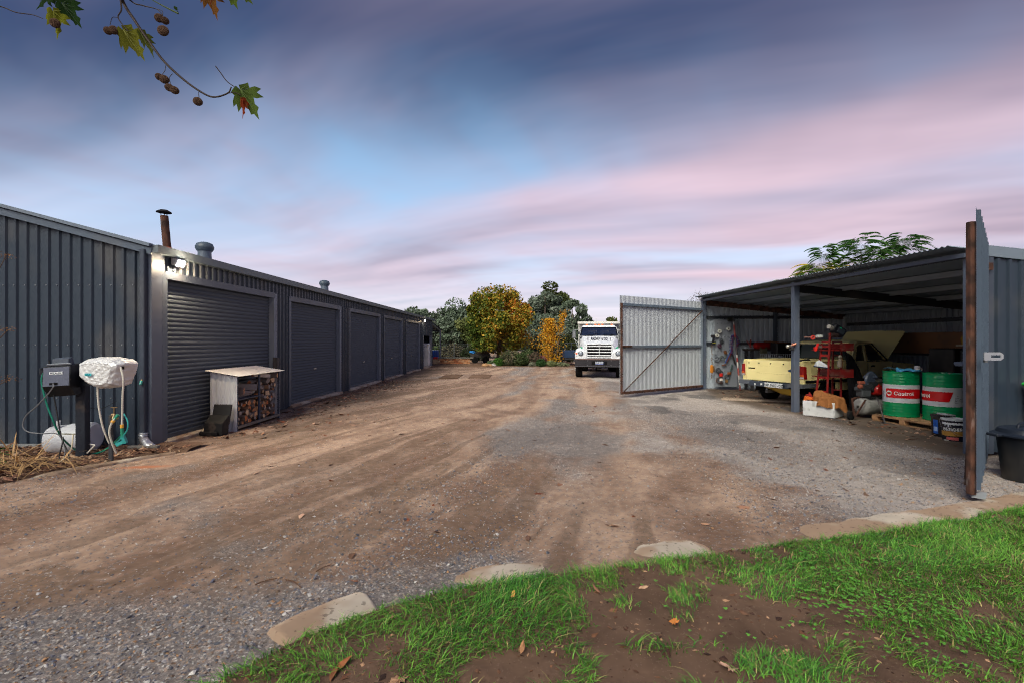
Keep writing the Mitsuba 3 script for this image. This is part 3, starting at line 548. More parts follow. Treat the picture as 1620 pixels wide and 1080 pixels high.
hose('hose', 'short white hose loop in front of the white plastic drum', [P(138, 716, 6.6), P(148, 706, 6.6), P(149, 703, 6.62), P(140, 702, 6.7)], .010, HW)
solo('wire', 'thin dark wire sagging from the hose box across the shed wall', 'wire', tube(spline([P(122, 626, 6.55), P(132, 638, 6.9), P(145, 645, 7.1), P(162, 645, 7.22), P(184, 634, 7.27)], 8), .004, 6), 'matte', C(40, 42, 46), 40)
sp = thing('standpipe', 'garden standpipe with brass tap and green hose fittings', 'standpipe')
sx_ = P(178, 0, 6.44)[0]
part(sp, 'stake', cat(box(sx_ - .05, sx_ - .01, 6.43, 6.47, -.1, .62, .004), cyl((sx_ + .028, 6.40, -.05), (sx_ + .028, 6.40, .36), .016)), 'worn', C(52, 54, 60))
part(sp, 'tap', cat(cyl((sx_ - .02, 6.44, .60), (sx_ + .06, 6.40, .63), .014), cyl((sx_ + .06, 6.40, .64), (sx_ + .07, 6.36, .58), .016), cyl((sx_ + .045, 6.41, .63), (sx_ + .045, 6.41, .73), .008), box(sx_ + .005, sx_ + .085, 6.405, 6.415, .725, .738), ball((sx_ + .13, 6.34, .60), (.035, .025, .022)), ball((sx_ + .03, 6.41, .63), .024)), 'metal', C(150, 128, 98), 40)
part(sp, 'hose_fitting', cat(cyl(P(187, 655, 6.34), P(180, 664, 6.32), .020), cyl(P(193, 676, 6.3), P(194, 690, 6.32), .020, 14)), 'paint', C(40, 138, 112), 40)
part(sp, 'hose_fitting', cat(cyl(P(180, 664, 6.32), P(177, 668, 6.3), .021), cyl(P(193, 671, 6.3), P(193, 676, 6.3), .021)), 'paint', C(222, 164, 60), 40)
part(sp, 'spray_gun', cat(bar(P(194, 688, 6.32), P(199, 700, 6.34), .035, .04), bar(P(199, 696, 6.34), P(184, 704, 6.32), .03, .045, .006), tube(spline([P(196, 654, 6.34), P(202, 666, 6.3), P(201, 680, 6.3), P(192, 692, 6.32), P(182, 702, 6.36)], 8), .009, 8)), 'paint', C(48, 150, 150))
wd = thing('plastic_drum', 'translucent white plastic drum lying behind the timber post', 'drum')
dc = np.array([-6.32, 6.98, .21])
part(wd, 'body', tr(lathe([(0, -.30), (.16, -.30), (.20, -.27), (.21, -.2), (.205, -.05), (.212, 0), (.205, .05), (.21, .2), (.20, .26), (.16, .29), (0, .29)], 30), dc, R(0, 84, 8)), 'paint', C(196, 200, 208), 35)
part(wd, 'spout', cat(cyl(dc + (-.12, -.12, .17), dc + (-.11, -.12, .27), .025), tr(lathe([(.12, 0), (.12, .012), (.09, .016), (.09, 0)], 24), dc + (-.26, -.10, .03), R(80, 0, -60))), 'paint', C(206, 210, 216), 40)
part(wd, 'cord', cat(bar(dc + (-.05, -.19, .10), dc + (.3, -.17, .09), .012, .01), bar(dc + (.22, -.19, -.06), dc + (.36, -.15, -.02), .03, .02)), 'matte', C(120, 116, 84))
# dry fronds, spiky plant and sprigs at the left edge
def strap(p, d, L, w, droop, seed):
    t = np.linspace(0, 1, 8)[:, None]; d = np.asarray(d, float); d = d / np.linalg.norm(d); s_ = np.cross(d, Z); s_ /= np.linalg.norm(s_) + 1e-9
    c = np.asarray(p, float) + d * t * L - Z * droop * L * t ** 2; k = w * (1 - t ** 3) * (.6 + .4 * np.minimum(t * 6, 1))
    return surf(np.stack([c - s_ * k, c + s_ * k + Z * .2 * k], 1))
r_ = np.random.default_rng(5)
solo('dry_fronds', 'pile of dry straw-coloured fronds on the bark at the left edge', 'dead fronds', cat(*[strap((-6.05 + r_.normal(0, .28), 5.92 + r_.normal(0, .12), .09 + r_.uniform(0, .09)), (r_.normal(.35, .8), r_.normal(-.15, .55), r_.normal(.05, .22)), r_.uniform(.25, .65), r_.uniform(.004, .010), r_.uniform(0, .25), i) for i in range(150)]), 'leafy', C(176, 142, 100))
sp_ = thing('spiky_plant', 'green strap-leaved plant above the dry fronds at the left edge', 'plant')
for i in range(16): part(sp_, 'leaf', strap((-6.72, 6.18, .10), (math.cos(i * .55) * .9 + .25, math.sin(i * .55) * .6 - .3, .35 + .4 * (i % 3)), .40 + .06 * (i % 4), .013, .55, i), 'leafy', C(62, 112, 44) * (.8 + .1 * (i % 5)))
sg = thing('flowering_shrub', 'shrub at the left edge with rusty brown flower sprays', 'shrub')
stm, flw = [], []
for k, (px, py) in enumerate(((10, 404), (12, 522), (15, 599), (-30, 480), (-40, 560), (-24, 440))):
    e = P(px, py, 6.1); b = np.array([-7.35, 6.15, .1]); mid = b + (e - b) * .6 + (-.08, 0, .12); stm.append(tube(spline([b, mid, e], 8), [.012] * 16 + [.004], 6) if False else tube(spline([b, mid, e], 8), np.linspace(.012, .004, 17), 6))
    for j in range(60):
        q = e + r_.normal(0, 1, 3) * (.075, .05, .018) - np.array([.06, 0, 0]) + Z * .02 * math.sin(j); flw.append(tr(leafshape('oval', r_.uniform(.012, .022), r_), q, R(*r_.uniform(-90, 90, 3))))
part(sg, 'stem', cat(*stm), 'leafy', C(84, 64, 50)); part(sg, 'flower_spray', cat(*flw), 'leafy', C(142, 98, 56), kind='stuff')
# ---------------------------------------------------------------- firewood rack
fk = thing('firewood_rack', 'small corrugated-iron firewood shelter standing before the first roller door', 'firewood rack')
FA, FB, FF, FBk = 8.62, 10.20, -4.90, -5.38      # near end, far end, front, back
def fz(x): return 1.0 + (FF - x) * .18
k_ = ribs(FF - FBk, .096, .016, .024, .026)
part(fk, 'end_panel', sheet(k_, .0, .97 + k_[0] * -.18 + .09, (FBk, FA, 0), X, -Y, Z), 'matte', C(196, 200, 206), label='pale ribbed near end panel')
part(fk, 'end_panel', sheet(k_, .0, .97 + k_[0] * -.18 + .09, (FBk, FB, 0), X, Y, Z), 'paint', C(176, 180, 188))
fw_ = wave(FB - FA + .14, .045, .012, 6)
part(fk, 'roof', surf(np.stack([np.stack([fw_[0] * 0 + FF + .08, fw_[0] + FA - .07, fw_[1] + fz(FF) - .015], -1), np.stack([fw_[0] * 0 + FBk - .05, fw_[0] + FA - .07, fw_[1] + fz(FBk)], -1)], 1)), 'matte', C(222, 218, 214), label='pale corrugated roof sheet')
for y in (FA + .02, 9.40, FB - .02):
    part(fk, 'upright', box(FF - .03, FF, y - .014, y + .014, 0, fz(FF) - .02), 'paint', C(64, 74, 92)); part(fk, 'upright', box(FBk, FBk + .03, y - .014, y + .014, 0, fz(FBk) - .02), 'paint', C(50, 58, 74))
part(fk, 'shelf', box(FBk + .03, FF - .01, FA + .03, 9.39, .545, .565), 'paint', C(54, 62, 78)); part(fk, 'base_rail', cat(box(FF - .035, FF + .012, FA + .02, FB - .01, .045, .09), box(FBk, FBk + .04, FA + .02, FB - .01, .045, .09)), 'paint', C(120, 112, 104)); part(fk, 'base', box(FBk + .04, FF - .036, FA + .03, FB - .03, .05, .075), 'worn', C(90, 76, 62))
def log(c, L, r, seed, yaw, cols):
    q = np.random.default_rng(seed); n = q.integers(4, 7); a = np.sort(np.arange(n) * 2 * np.pi / n + q.uniform(-.4, .4, n)); rr = r * q.uniform(.7, 1.15, n)
    ring = np.stack([rr * np.cos(a), rr * np.sin(a)], 1); e0, e1 = ring * q.uniform(.9, 1.1), ring * q.uniform(.85, 1.1) + q.normal(0, r * .1, 2)
    tilt = q.normal(0, 6); mk = lambda p0, p1: (np.vstack([np.c_[np.full(n, -L / 2), p0], np.c_[np.full(n, L / 2), p1]]), np.vstack([[[i, (i + 1) % n, n + (i + 1) % n], [i, n + (i + 1) % n, n + i]] for i in range(n)]).reshape(-1, 3))
    side = mk(e0, e1); cap = (np.vstack([np.c_[np.full(n, L / 2), e1], np.c_[np.full(n, -L / 2), e0]]), np.vstack([[[0, i, i + 1] for i in range(1, n - 1)], [[n, n + i + 1, n + i] for i in range(1, n - 1)]]))
    rt = R(0, tilt, yaw) @ R(q.uniform(0, 360), 0, 0); b = cols[q.integers(0, len(cols))]
    return [(tr(side, c, rt), b * q.uniform(.7, 1.2)), (tr(cap, c, rt), ENDS[q.integers(0, len(ENDS))] * q.uniform(.8, 1.15))]
BARK = [C(120, 108, 104), C(138, 126, 120), C(102, 88, 80), C(140, 112, 92), C(132, 126, 124)]; ENDS = [C(206, 158, 116), C(190, 134, 94), C(172, 158, 146), C(206, 176, 142), C(150, 138, 130), C(186, 114, 72), C(160, 150, 144)]
ORD = 'first second third fourth fifth sixth seventh eighth ninth tenth eleventh twelfth'.split()
q = np.random.default_rng(12)
for bay, (ya, yb) in enumerate(((FA + .07, 9.36), (9.44, FB - .05))):
    z, row, dat = .13, 0, []
    while z < (.48 if bay == 0 else .84):
        y, j = ya + .05 + q.uniform(0, .03), 0
        while y < yb - .02:
            r = q.uniform(.036, .062); dat.append((row, j, (FF - .20 + q.normal(0, .035), y + q.normal(0, .006), z + q.uniform(-.012, .016)), q.uniform(.26, .36), r, int(q.integers(1e6)), q.normal(0, 18 if bay == 0 else 42)))
            y += r * 1.75; j += 1
        z += .082; row += 1
    for (rw, j, c, L, r, sd, yw) in dat:
        solo('firewood_log', 'log in the %s of the %s bay, %s from its near side' % (('bottom row' if rw == 0 else 'top row' if rw == row - 1 else ORD[rw] + ' row up'), ('near', 'far')[bay], ORD[j]), 'log', log(c, L, r, sd, yw, BARK), 'matte', group='logs in the %s bay' % ('near', 'far')[bay])
for (y, L, r, yaw, zz, lab) in ((8.80, .34, .075, 20, .68, 'log with an orange cut end in the corner of the rack shelf'), (9.02, .50, .06, 80, .62, 'long dark log lying along the rack shelf'), (9.20, .45, .055, 84, .63, 'white-barked log lying along the rack shelf'), (9.25, .34, .085, 30, .72, 'thick grey-yellow log on top of the shelf logs')):
    solo('firewood_log', lab, 'log', log((FF - .17, y, zz), L, r, int(y * 100), yaw, [C(196, 196, 192)] if 'white' in lab else BARK), 'matte', group='logs on the shelf')
solo('firewood_log', 'pale log leaning on top of the far bay stack', 'log', log((FF - .14, 9.72, .93), .34, .06, 77, 55, [C(196, 190, 184)]), 'matte', group='logs in the far bay'); solo('firewood_log', 'brown log topmost at the far end of the rack', 'log', log((FF - .14, 10.02, .90), .34, .075, 79, 10, BARK), 'matte', group='logs in the far bay')
bb = thing('ash_bucket', 'black metal ash scuttle leaning on the near end of the firewood rack', 'scuttle')
part(bb, 'back_plate', tr(box(-.16, .16, -.02, .02, 0, .34, .006), (-5.08, 8.42, .17), R(-14, 0, -4)), 'worn', C(34, 34, 36)); part(bb, 'body', tr(hull([(-.18, -.10, 0), (.15, -.10, 0), (.16, .06, 0), (-.18, .06, 0), (-.17, -.08, .20), (.15, -.07, .20), (.17, .07, .32), (-.17, .07, .32)]), (-5.08, 8.33, .01), R(0, 0, -5)), 'worn', C(26, 26, 28)); part(bb, 'lip', tr(box(-.22, .1, -.15, -.10, 0, .07, .01), (-5.08, 8.33, .005), R(0, 0, -5)), 'worn', C(24, 24, 26))
solo('dark_plank', 'dark plank end standing against the door jamb behind the firewood rack', 'timber', tr(box(-.05, .05, -.06, .06, 0, 1.22, .006), (-5.28, 10.75, .03), R(-2, 1, 5)), 'worn', C(52, 50, 54))
# ================================================================ THE LEAN-TO (right): posts, roof, walls, two gate leaves
lt = thing('lean_to', 'open-fronted steel lean-to with dark interior on the right of the yard', 'lean-to shed')
X0, X1, YA, YB = 6.5, 11.3, 6.86, 16.42
def lz(x, y): return 2.90 + (y - YA) * .0165 - (x - X0) * .105          # underside of the roof
BLUE = C(86, 96, 114)
for (x, y) in ((6.52, 11.13), (6.46, 16.3), (6.60, 6.95)): part(lt, 'post', box(x - .065, x + .065, y - .065, y + .065, -.1, lz(x, y) - .14 + (.13 if y > 8 else .1), .006), 'paint', BLUE)
for y in (YA + .12, 11.13, YB - .1): part(lt, 'rafter', bar((X0 + .07, y, lz(X0, y) - .16), (X1 - .1, y, lz(X1, y) - .14), .075, .17), 'rust' if y > 16 else 'paint', C(34, 36, 40))
part(lt, 'front_beam', bar((X0 - .02, YA, lz(X0, YA) - .08), (X0 - .02, YB, lz(X0, YB) - .08), .14, .06), 'paint', C(66, 74, 88))
for i in range(1, 5):
    x = X0 + i * 1.08; part(lt, 'purlin', cat(bar((x, YA + .03, lz(x, YA) - .055), (x, YB - .05, lz(x, YB) - .055), .012, .10), bar((x + .03, YA + .03, lz(x, YA) - .008), (x + .03, YB - .05, lz(x, YB) - .008), .06, .010), bar((x + .03, YA + .03, lz(x, YA) - .10), (x + .03, YB - .05, lz(x, YB) - .10), .06, .010)), 'paint', C(112, 120, 130))
s_, o_ = wave(YB - YA + .06, .095, .024, 8)
part(lt, 'roof', surf(np.stack([np.stack([s_ * 0 + xx, YA + s_, lz(xx, YA + s_) + .012 + o_], -1) for xx in (X0 - .28, X0 + 1.2, X0 + 2.6, X1 + .1)], 1)), 'paint', C(132, 146, 158))
part(lt, 'end_wall', sheet((lambda k: k)(ribs(X1 - X0 - .3, .165, .029, .035, .018)), .04, lz(X0 + .3 + ribs(X1 - X0 - .3, .165, .029, .035, .018)[0], YA) - .03, (X0 + .3, YA, 0), X, -Y, Z), 'paint', CHAR)
part(lt, 'corner_trim', cat(box(X0 + .06, X0 + .30, YA - .036, YA - .03, .02, lz(X0, YA) - .05), box(X0 + .06, X0 + .066, YA - .03, YA + .07, .02, lz(X0, YA) - .05)), 'paint', C(60, 68, 82))
part(lt, 'wall_capping', bar((X0 + .05, YA - .03, lz(X0, YA) + .01), (X1 + .1, YA - .03, lz(X1, YA) + .01), .07, .16) if False else bar((X0 + .05, YA - .02, lz(X0 + .05, YA) + .0), (X1 + .1, YA - .02, lz(X1 + .1, YA) + .0), .05, .15), 'paint', C(112, 124, 138))
kf = ribs(X1 - X0, .165, .029, .03, .02)
part(lt, 'end_wall', sheet(kf, .02, lz(X0 + kf[0], YB) + .012, (X0, YB, 0), X, Y, Z), 'matte', C(180, 190, 200), label='ribbed pale far end wall behind the tool board')
kb = ribs(YB - YA, .165, .029, .03, .02)
part(lt, 'rear_wall', sheet(kb, .02, lz(X1, YA + kb[0]) - .02, (X1, YA, 0), Y, X, Z), 'paint', C(118, 126, 136))
for z in (1.48, 2.36): part(lt, 'girt', box(X0 + .1, X1 - .05, YB - .075, YB - .005, z, z + .10), 'paint', C(46, 52, 62)); part(lt, 'girt', box(X1 - .075, X1 - .005, YA + .05, YB - .1, z - .25, z - .15), 'paint', C(40, 44, 52))
part(lt, 'stud', box(8.86, 8.96, YB - .10, YB - .004, 0, 2.62), 'paint', C(74, 84, 98)); part(lt, 'stud', box(X1 - .14, X1 - .01, YB - .19, YB - .08, 0, 2.42), 'paint', C(168, 176, 182))
part(lt, 'brace_plate', box(X0 + .02, X0 + .06, 11.2, 11.24, 1.35, 1.55), 'rust')
def leaf(name, lab, hinge, free, z0, z1, ext, pale, flip, pit=.19, dep=.015):
    k = thing(name, lab, 'gate'); h, e = np.array(hinge, float), np.array(free, float); d = e - h; L = np.linalg.norm(d); d /= L; n = np.array([-d[1], d[0], 0]) * flip      # n: towards the ribbed outer face
    h3, = (np.array([h[0], h[1], 0]),); d3 = np.array([d[0], d[1], 0])
    pt = lambda s, off, z: h3 + d3 * s + n * off + Z * z
    g = ribs(L, pit, dep, .03, .045 if dep < .02 else .02)
    part(k, 'sheeting', sheet(g, z0 + .02, z1 + ext, h3 + n * .036, d3, n, Z), 'matte', pale)
    part(k, 'stile', bar(pt(L - .035, 0, z0), pt(L - .035, 0, z1), .06, .06, .006), 'rust')
    part(k, 'stile', bar(pt(.035, 0, z0 + .07), pt(.035, 0, z1 - .07), .065, .065, .006), 'paint', C(110, 122, 136))
    part(k, 'bottom_rail', bar(pt(0, 0, z0 + .035), pt(L - .07, 0, z0 + .035), .07, .07, .006), 'rust')
    for z in (z0 + .52 * (z1 - z0), z1 - .04): part(k, 'rail', bar(pt(.07, 0.002, z), pt(L - .07, .002, z), .06, .075, .004), 'paint', C(104, 118, 134))
    part(k, 'brace', bar(pt(L - .08, -.045, z0 + .08), pt(.06, -.045, z1 - .08), .022, .022), 'rust')
    return k, pt, L
ga, pa, La = leaf('gate_leaf', 'pale inside of an open steel gate leaf with rusty diagonal brace before the truck', (6.36, 16.16), (3.11, 13.84), .09, 2.70, .22, C(186, 192, 200), -1)
part(ga, 'latch', cat(bar(pa(La - .07, -.04, 1.46), pa(La - .42, -.04, 1.46), .05, .05), bar(pa(La - .2, -.06, 1.46), pa(La - .02, -.06, 1.46), .02, .02)), 'rust')
gb, pb, Lb = leaf('gate_leaf', 'dark gate leaf with rusty edge post standing open at the right, seen edge-on', (6.48, 6.66), (4.555, 4.80), .08, 2.79, .14, C(74, 86, 102), 1, .38, .03)
gd = (np.array([4.56, 4.80]) - np.array([6.53, 6.66])); gd /= np.linalg.norm(gd); gn = np.array([-gd[1], gd[0], 0]); gd = np.array([gd[0], gd[1], 0])
lc = np.array([4.56, 4.80, 1.455]) - gd * .03 + gn * .085
part(gb, 'latch', axes(poly([(0, -.04), (.17, -.04), (.20, -.02), (.20, .02), (.17, .04), (0, .04)], .008, [[(.07, -.012), (.17, -.012), (.17, .012), (.07, .012)]]), lc, (-gd * .55 + gn * .85) if False else (X * .95 - Y * .0 + Z * 0), Z, -Y), 'metal', C(206, 212, 214), label='pale slotted hasp plate')
part(gb, 'latch_bolt', cyl(lc + (.03, .01, -.06), lc + (.03, .01, -.03), .018), 'metal', C(120, 124, 126))
part(gb, 'bottom_flap', axes(box(0, .30, -.05, .05, -.002, .002), np.array([4.56, 4.80, .06]) + gn * .05, -gd, gn, Z * .9 + gn * .3), 'paint', C(150, 154, 158))
part(gb, 'hinge', cat(box(6.60, 6.74, YA - .09, YA - .037, 2.60, 2.70), cyl((6.58, 6.74, 2.58), (6.58, 6.74, 2.74), .025)), 'rust')
# ---------------------------------------------------------------- things under the lean-to
tb = thing('tool_board', 'grey sheet-metal board with tools hung on it against the far end wall', 'tool board')
bx0, bx1, by = 6.78, 7.55, 16.18
part(tb, 'board', box(bx0, bx1, by, by + .02, .10, 2.33, .003), 'paint', C(134, 140, 150))
hk = cat(*[cyl((x, by - .03, z), (x, by, z), .008, 6) for x in np.linspace(bx0 + .1, bx1 - .1, 6) for z in np.linspace(.6, 2.2, 8)]); part(tb, 'hook', hk, 'matte', C(60, 64, 70), kind='stuff')
def TB(px, py): p = P(px, py, by - .05); return p
def ring(c, r, t, n=22, a=X, b=Z): th = np.linspace(0, 2 * np.pi, n); return tube(np.array(c) + r * (np.cos(th)[:, None] * np.asarray(a) + np.sin(th)[:, None] * np.asarray(b)), t, 8)
for (px, py, lab) in ((1138, 524, 'white tape roll hung left of the highest roll on the tool board'), (1152, 520, 'white tape roll hung highest on the tool board'), (1134, 531, 'white tape roll hung lowest of the three, beside the black drill')):
    k = thing('tape_roll', lab, 'tape roll', 'tape rolls on the tool board'); c = TB(px, py); part(k, 'roll', axes(lathe([(.028, 0), (.062, 0), (.062, .05), (.028, .05), (.028, 0)], 20), c, X, Z, -Y), 'matte', C(216, 216, 210), 40); part(k, 'core', axes(lathe([(.0, .01), (.0285, .01), (.0285, .049)], 16), c, X, Z, -Y), 'matte', C(60, 56, 52))
k = thing('cordless_drill', 'black cordless drill hung at the left of the tool board', 'drill'); c = TB(1127, 535)
part(k, 'body', cat(cbox(c + (0, -.05, .06), (.13, .09, .10), .02), cbox(c + (.01, -.05, -.05), (.055, .07, .15), .012, R(0, 12, 0)), cbox(c + (.02, -.05, -.15), (.13, .09, .07), .012)), 'paint', C(26, 28, 40)); part(k, 'stripe', cbox(c + (.02, -.10, -.15), (.10, .012, .02)), 'matte', C(196, 186, 60))
for (px, py, r, t, col, lab) in ((1141, 539, .06, .014, (70, 76, 84), 'small dark grey ring clamp beside the drill'), (1131, 564, .10, .014, (150, 158, 168), 'coil of silver wire hung mid-left on the tool board'), (1134, 567, .085, .012, (120, 128, 140), 'coil of grey wire hung half behind the silver coil'), (1138, 547, .05, .026, (70, 34, 58), 'round plum-coloured disc hung above the wire coils'), (1142, 566, .07, .012, (84, 92, 88), 'green-grey cable loop right of the wire coils'), (1136, 585, .07, .02, (58, 64, 74), 'dark cable coil above the red torch'), (1150, 596, .08, .015, (60, 66, 70), 'grey cable loop right of the red torch'), (1137, 601, .085, .016, (84, 62, 58), 'brown cable loop around the red torch')):
    solo('cable_coil', lab, 'cable coil', cat(*[ring(TB(px, py) + (0, -.012 * i, .006 * math.sin(i * 2)), r * (1 + .06 * math.sin(i * 1.7)), t * .6, 22) for i in range(4)]), 'paint', C(*col), 40, group='coils on the tool board')
solo('work_torch', 'red and white work torch hanging low on the tool board', 'torch', [(cbox(TB(1140, 594) + (0, -.03, .03), (.11, .07, .11), .015), C(206, 40, 34)), (cbox(TB(1140, 600) + (0, -.035, 0), (.095, .07, .09), .015), C(214, 208, 204)), (ring(TB(1140, 590), .085, .01), C(30, 30, 34)), (cbox(TB(1140, 605) + (0, -.03, 0), (.15, .05, .04), .01), C(60, 40, 40))], 'paint')
solo('extension_reel', 'orange handheld reel hung at the lower left of the tool board', 'reel', [(cbox(TB(1125, 583) + (0, -.04, 0), (.10, .07, .28), .03), C(212, 132, 40)), (cbox(TB(1128.5, 583) + (0, -.045, 0), (.03, .06, .2), .01), C(110, 78, 42))], 'paint')
solo('chain', 'thin brown chain hanging down the left of the tool board', 'chain', cat(*[ring(TB(1126 + .5 * math.sin(i), 545 + i * 2.1) + (0, -.01, 0), .018, .005, 8, X if i % 2 else Y) for i in range(26)]), 'matte', C(120, 92, 70))
th_ = np.linspace(0, 30 * np.pi, 240); cen = spline([TB(1155, 560), TB(1155, 548), TB(1156, 537), TB(1159, 531), TB(1163, 533), TB(1167, 541), TB(1164, 552)], 40)
cc_ = cen[np.linspace(0, len(cen) - 1, 240).astype(int)] + .05 * (np.cos(th_)[:, None] * X + np.sin(th_)[:, None] * np.array([0, -.5, .5])) + (0, -.06, 0)
solo('coiled_hose', 'blue spiral air hose arched over the right edge of the tool board', 'air hose', [(tube(cc_, .012, 6), C(54, 66, 138)), (tube(cc_[::6] + (0, -.012, 0), .008, 5), C(150, 44, 50))], 'paint', smooth=40)
solo('hanging_strap', 'blue and red strap hanging diagonally below the spiral hose', 'strap', [(bar(TB(1157, 551) + (0, -.04, 0), TB(1146, 574) + (0, -.04, 0), .06, .01), C(56, 86, 150)), (bar(TB(1158, 552) + (0, -.05, 0), TB(1149, 572) + (0, -.05, 0), .03, .01), C(160, 60, 56))], 'matte')
r_ = np.random.default_rng(44)
tl = [((1147, 557), (.09, .05, .12), (110, 70, 44), 'brown leather pouch hung below the spiral hose'), ((1145, 577), (.14, .04, .04), (110, 62, 44), 'rust-brown hand tool low on the tool board'), ((1153, 590), (.12, .06, .09), (140, 84, 52), 'orange-brown block plane at the lower right of the tool board'),
      ((1141, 541), (.05, .04, .13), (50, 52, 58), 'black pliers hung beside the plum disc'), ((1160, 567), (.05, .04, .40), (48, 50, 54), 'long dark bracket at the right edge of the tool board'), ((1156, 583), (.04, .04, .30), (70, 92, 92), 'blue-grey rasp hung at the right of the tool board'), ((1147, 562), (.03, .04, .16), (94, 108, 100), 'green-handled scraper hung beside the leather pouch'), ((1155, 505), (.18, .06, .13), (30, 32, 28), 'dark cap hung at the top right of the tool board'), ((1149, 602), (.08, .05, .12), (148, 112, 66), 'tan wooden handle near the foot of the tool board')]
for (q, s, c, lab) in tl: solo('hand_tool', lab, 'hand tool', warp(cbox(TB(*q) + (0, -.02, 0), s, .01, R(0, r_.uniform(-25, 25), 0)), .01, 12, 3), 'worn', C(*c), group='tools on the tool board')
jp = thing('striped_pole', 'red and white pole leaning at the right of the tool board', 'pole')
p0, p1 = P(1160, 503, 15.9), P(1171, 617, 15.2); cols = [C(40, 40, 44), C(196, 190, 188), C(150, 40, 36), C(60, 50, 52), C(196, 190, 188), C(164, 42, 38), C(204, 200, 196), C(168, 40, 36), C(200, 196, 192), C(110, 36, 36)]
ts = [0, .06, .10, .28, .52, .56, .62, .70, .80, .93, 1.0]
part(jp, 'shaft', [(cyl(p0 + (p1 - p0) * ts[i], p0 + (p1 - p0) * ts[i + 1], .024, 12), cols[i]) for i in range(10)], 'paint', smooth=40)
bn = thing('workbench', 'long dark shelf bench against the far end wall behind the ute', 'bench'); b0 = 7.75
part(bn, 'top', box(b0, 10.6, 15.75, 16.28, 1.30, 1.36, .004), 'worn', C(44, 38, 36))
for x in (b0 + .1, 9.1, 10.5): part(bn, 'leg', box(x - .04, x + .04, 15.78, 15.86, 0, 1.299), 'paint', C(44, 44, 50)); part(bn, 'leg', box(x - .04, x + .04, 16.18, 16.26, 0, 1.299), 'paint', C(44, 44, 50))
def onb(px, py): return P(px, py, 15.95)
solo('red_toolbag', 'crumpled red bag on the bench against the end wall', 'bag', warp(cbox((8.34, 15.95, 1.46), (.72, .25, .2), .06), .06, 5, 4), 'matte', C(150, 26, 22), 40)
solo('timber_plank', 'long orange-brown plank sloping along the bench top', 'timber', bar((8.3, 15.85, 1.60), (10.5, 15.85, 1.42), .14, .04), 'worn', C(148, 92, 52))
solo('black_cabinet', 'tall black cabinet beside the bench behind the ute tray', 'cabinet', cat(cbox((8.62, 15.4, .98), (.62, .35, 1.15), .02, R(0, 0, 5)), cbox((8.98, 15.35, .93), (.06, .3, 1.05), .01, R(0, 6, 0))), 'paint', C(22, 22, 26))
solo('cardboard_box', 'brown cardboard box on the far side of the ute tray', 'box', warp(cbox((9.10, 15.2, 1.04), (.46, .35, .40), .008, R(0, 0, 12)), .01, 3), 'matte', C(132, 88, 58))
wc = thing('wire_crate', 'grey wire crate behind the ute tailgate', 'crate')
cx0, cx1, cy0, cy1, cz0, cz1 = 7.75, 8.6, 14.75, 15.1, .85, 1.22
part(wc, 'wire', cat(*[cyl((x, y, cz0), (x + .0, y, cz1), .006, 5) for y in (cy0, cy1) for x in np.linspace(cx0, cx1, 14)], *[cyl((cx0, y, z), (cx1, y, z), .007, 5) for y in (cy0, cy1) for z in (cz0, .97, 1.1, cz1)], *[cyl((x, cy0, z), (x, cy1, z), .007, 5) for x in (cx0, cx1) for z in (cz0, cz1)]), 'metal', C(150, 158, 168)); part(wc, 'plate', box(8.12, 8.24, cy0 - .02, cy0 - .01, .9, 1.17), 'paint', C(120, 124, 140))
solo('crate_stand', 'dark steel stand under the wire crate', 'stand', cat(box(7.7, 8.65, 14.7, 15.12, .80, .845), *[box(x, x + .05, y, y + .05, 0, .80) for x in (7.7, 8.6) for y in (14.7, 15.07)]), 'worn', C(40, 40, 44))
solo('fence_stake', 'khaki folded chair leaning at the bench beside the tool board', 'chair', cat(bar((7.98, 15.5, .5), (8.02, 15.6, 1.42), .05, .03), bar((8.22, 15.5, .5), (8.2, 15.6, 1.42), .05, .03), cbox((8.11, 15.55, 1.16), (.20, .03, .42), .01, R(-6, 0, 0))), 'worn', C(74, 70, 54)); 
solo('loppers', 'red and black loppers standing against the end wall', 'loppers', cat(bar((7.92, 16.0, 1.40), (7.78, 16.05, 1.64), .03, .03), bar((7.88, 16.0, 1.40), (7.92, 16.05, 1.66), .03, .03)), 'paint', C(150, 50, 46))
pt = thing('wall_coupling', 'silver and copper pipe coupling fixed on the middle post', 'coupling'); pc = np.array([6.40, 11.05, 1.50])
part(pt, 'body', cat(cyl(pc + (-.13, -.06, -.01), pc + (-.03, -.02, .0), .032), ball(pc + (-.13, -.06, -.01), .042)), 'metal', C(216, 214, 206), 40); part(pt, 'plate', cat(cbox(pc + (.02, -.02, .03), (.09, .06, .07), .015), cyl(pc + (.0, -.04, .02), pc + (.06, -.05, .05), .03)), 'metal', C(206, 140, 116)); part(pt, 'bracket', cbox(pc + (-.01, -.0, -.07), (.10, .06, .06), .012), 'paint', C(40, 44, 50))
for (a, b, c, col, lab) in (((5.78, 13.35), (8.1, 12.45), .16, (176, 158, 140), 'weathered pale plank on the ground in front of the ute, nearest the yard'), ((5.95, 13.62), (8.1, 12.75), .12, (150, 132, 116), 'narrower grey plank just behind the pale plank')):
    solo('ground_plank', lab, 'timber', warp(bar((a[0], a[1], .02), (b[0], b[1], .03), c, .035), .008, 3), 'worn', C(*col))
solo('floor_jack', 'red trolley jack standing on end beside the middle post', 'jack', cat(bar((6.72, 10.9, .02), (6.66, 10.85, .42), .10, .08), bar((6.86, 10.86, .02), (6.67, 10.85, .46), .03, .03), cbox((6.72, 10.85, .06), (.22, .14, .1), .02), cyl((6.63, 10.8, .05), (6.63, 10.86, .05), .05)), 'worn', C(150, 44, 44))
